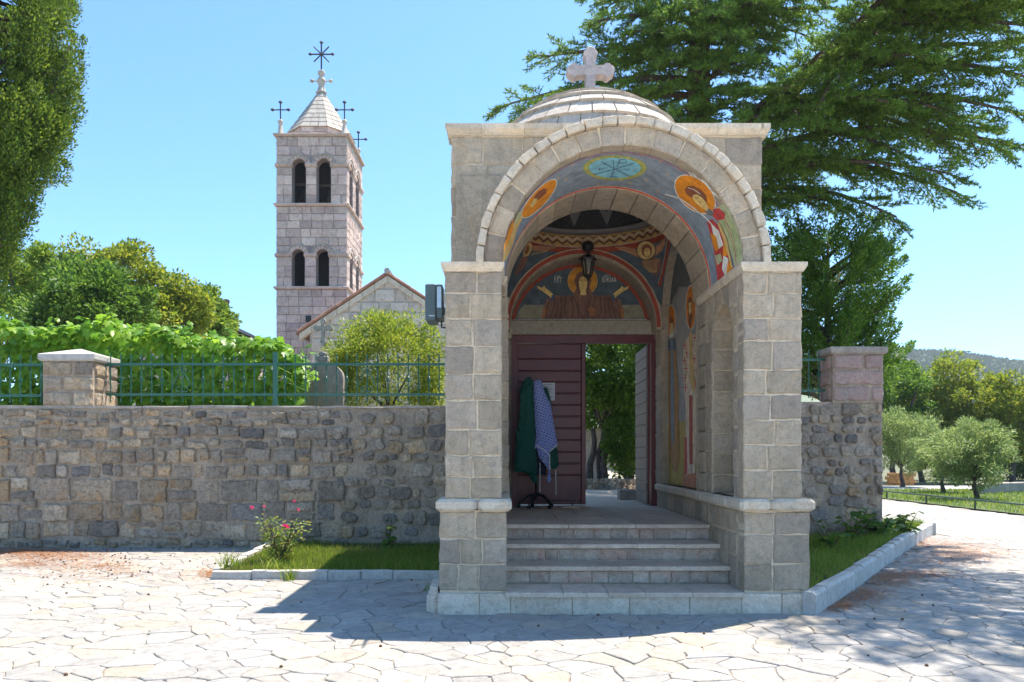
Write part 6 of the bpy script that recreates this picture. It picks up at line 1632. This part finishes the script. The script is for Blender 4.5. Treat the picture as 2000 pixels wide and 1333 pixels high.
# small twig of cedar showing left of the block is part of a limb behind the gate
# ---- dry needles and cones on the paving
rs = np.random.RandomState(15)
def litter(name, patches, n, label):
    P = []
    for (x, y, rx, ry, wt) in patches:
        k = int(n*wt); g_ = rs.randn(k, 2)*.5
        for (a, b_) in g_:
            py = min(1330, max(1046, y+b_*ry)); Y = 0; 
            Yg = 1.6*FX/(py-HY); 
            for _ in range(3): Yg = (EYE-gz(0, Yg))*FX/(py-HY)
            P.append(((x+a*rx-CX)/FX*Yg, Yg, gz(0, Yg)+.018))
    P = np.array(P); k = len(P); a = rs.uniform(0, 6.28, k); D = np.stack([np.cos(a), np.sin(a), rs.uniform(-.08,.25,k)], 1); s = np.stack([-np.sin(a), np.cos(a), np.zeros(k)], 1)*.0034; L = rs.uniform(.03,.07,(k,1))
    V = np.stack([P-s, P+s, P+D*L+s*.5, P+D*L-s*.5], 1).reshape(-1, 3)
    return tag(obj_np(name, V, np.arange(k*4).reshape(k, 4), M['litter'], None), label, 'pine needles', None, 'stuff')
litter('fallen_needles', [(40,1078,130,9,.30),(100,1088,150,13,.32),(60,1105,90,7,.08),(200,1108,70,9,.06),(330,1120,260,18,.03),(160,1120,200,20,.08),(500,1130,150,6,.06),(420,1122,30,9,.07)], 9000, 'orange dry needles strewn on the paving at left')
litter('fallen_needles', [(1850,1068,110,14,.18),(1790,1060,60,14,.1),(1880,1085,110,12,.17),(1730,1135,70,22,.16),(1680,1165,60,18,.12),(1780,1125,90,10,.12),(1630,1185,50,12,.07),(1840,1100,140,12,.08)], 11000, 'orange dry needles along the right kerb')
cn = MB(); rr = random.Random(4)
for k in range(120):
    x = rr.gauss(190, 95); y = 1082+abs(rr.gauss(20, 22)); 
    if k > 100: x, y = rr.uniform(0,1900), rr.uniform(1130,1320)
    Yg = (EYE-.03)*FX/(y-HY); p = ((x-CX)/FX*Yg, Yg, gz(0, Yg)+.018); s = rr.uniform(.009,.017)
    cn.lathe(p, [(.3*s,-.8*s),(.9*s,-.4*s),(s,.1*s),(.7*s,.6*s),(.2*s,.9*s)], 6)
tag(cn.build('fallen_cones', M['cone']), 'small brown cones scattered on the paving at left', 'cones', None, 'stuff')

# ================================================================== far hill and haze
rs = np.random.RandomState(2)
HP = lambda x: np.interp(x, [-700,-300,0,260,328,350,375,400,430,520,1000], [14,30,60,80,90,87,86,82,78,70,50])
nx, ny = 150, 26; nfh = vnoise(12); V = []; F = []
for j in range(ny+1):
    for i in range(nx+1):
        x = -700+1700*i/nx; y = 480+ 420*j/ny
        prof = HP(x)
        V.append((x, y, -1+prof*(1.02)*min(1, (j/ny)*2.2)**.8 + 0))
V = np.array(V); V[:, 2] += nfh(V, .035)*2.0*np.clip((V[:, 1]-480)/60, 0, 1)
F = [(j*(nx+1)+i, j*(nx+1)+i+1, (j+1)*(nx+1)+i+1, (j+1)*(nx+1)+i) for j in range(ny) for i in range(nx)]
hill = tag(obj_np('hill', V, F, M['hill']), None, None, None, 'structure')
k = 3800; xs = rs.uniform(250, 520, k); ys = rs.uniform(520, 720, k)
prof = HP(xs)
zs = -1+prof*1.02*np.minimum(1, ((ys-480)/420)*2.2)**.8
P, n_ = cloud(np.stack([xs, ys, zs], 1), rs.uniform(2.0,4.2,k), 26, 2.5, (1,1,.8))
tag(leaves('hill_forest', P, n_+unit(len(P))*.5, 2.0, 1.6, M['hill'], None), 'wooded slope of the distant hill', 'forest', None, 'stuff')

# air between here and the hill
hz, hn, hb, ho = nodes('haze_air'); hn.nodes.remove(hb)
pv = N(hn, 'ShaderNodeVolumePrincipled'); setc(pv.inputs['Color'], (.80,.88,1.0)); pv.inputs['Density'].default_value = .00028; pv.inputs['Anisotropy'].default_value = .3
hn.links.new(pv.outputs[0], ho.inputs['Volume'])
tag(MB().box(-900, 1200, -60, 950, -1.2, 110).build('haze', hz), 'thin bluish haze over the far hill', 'haze', None, 'stuff')
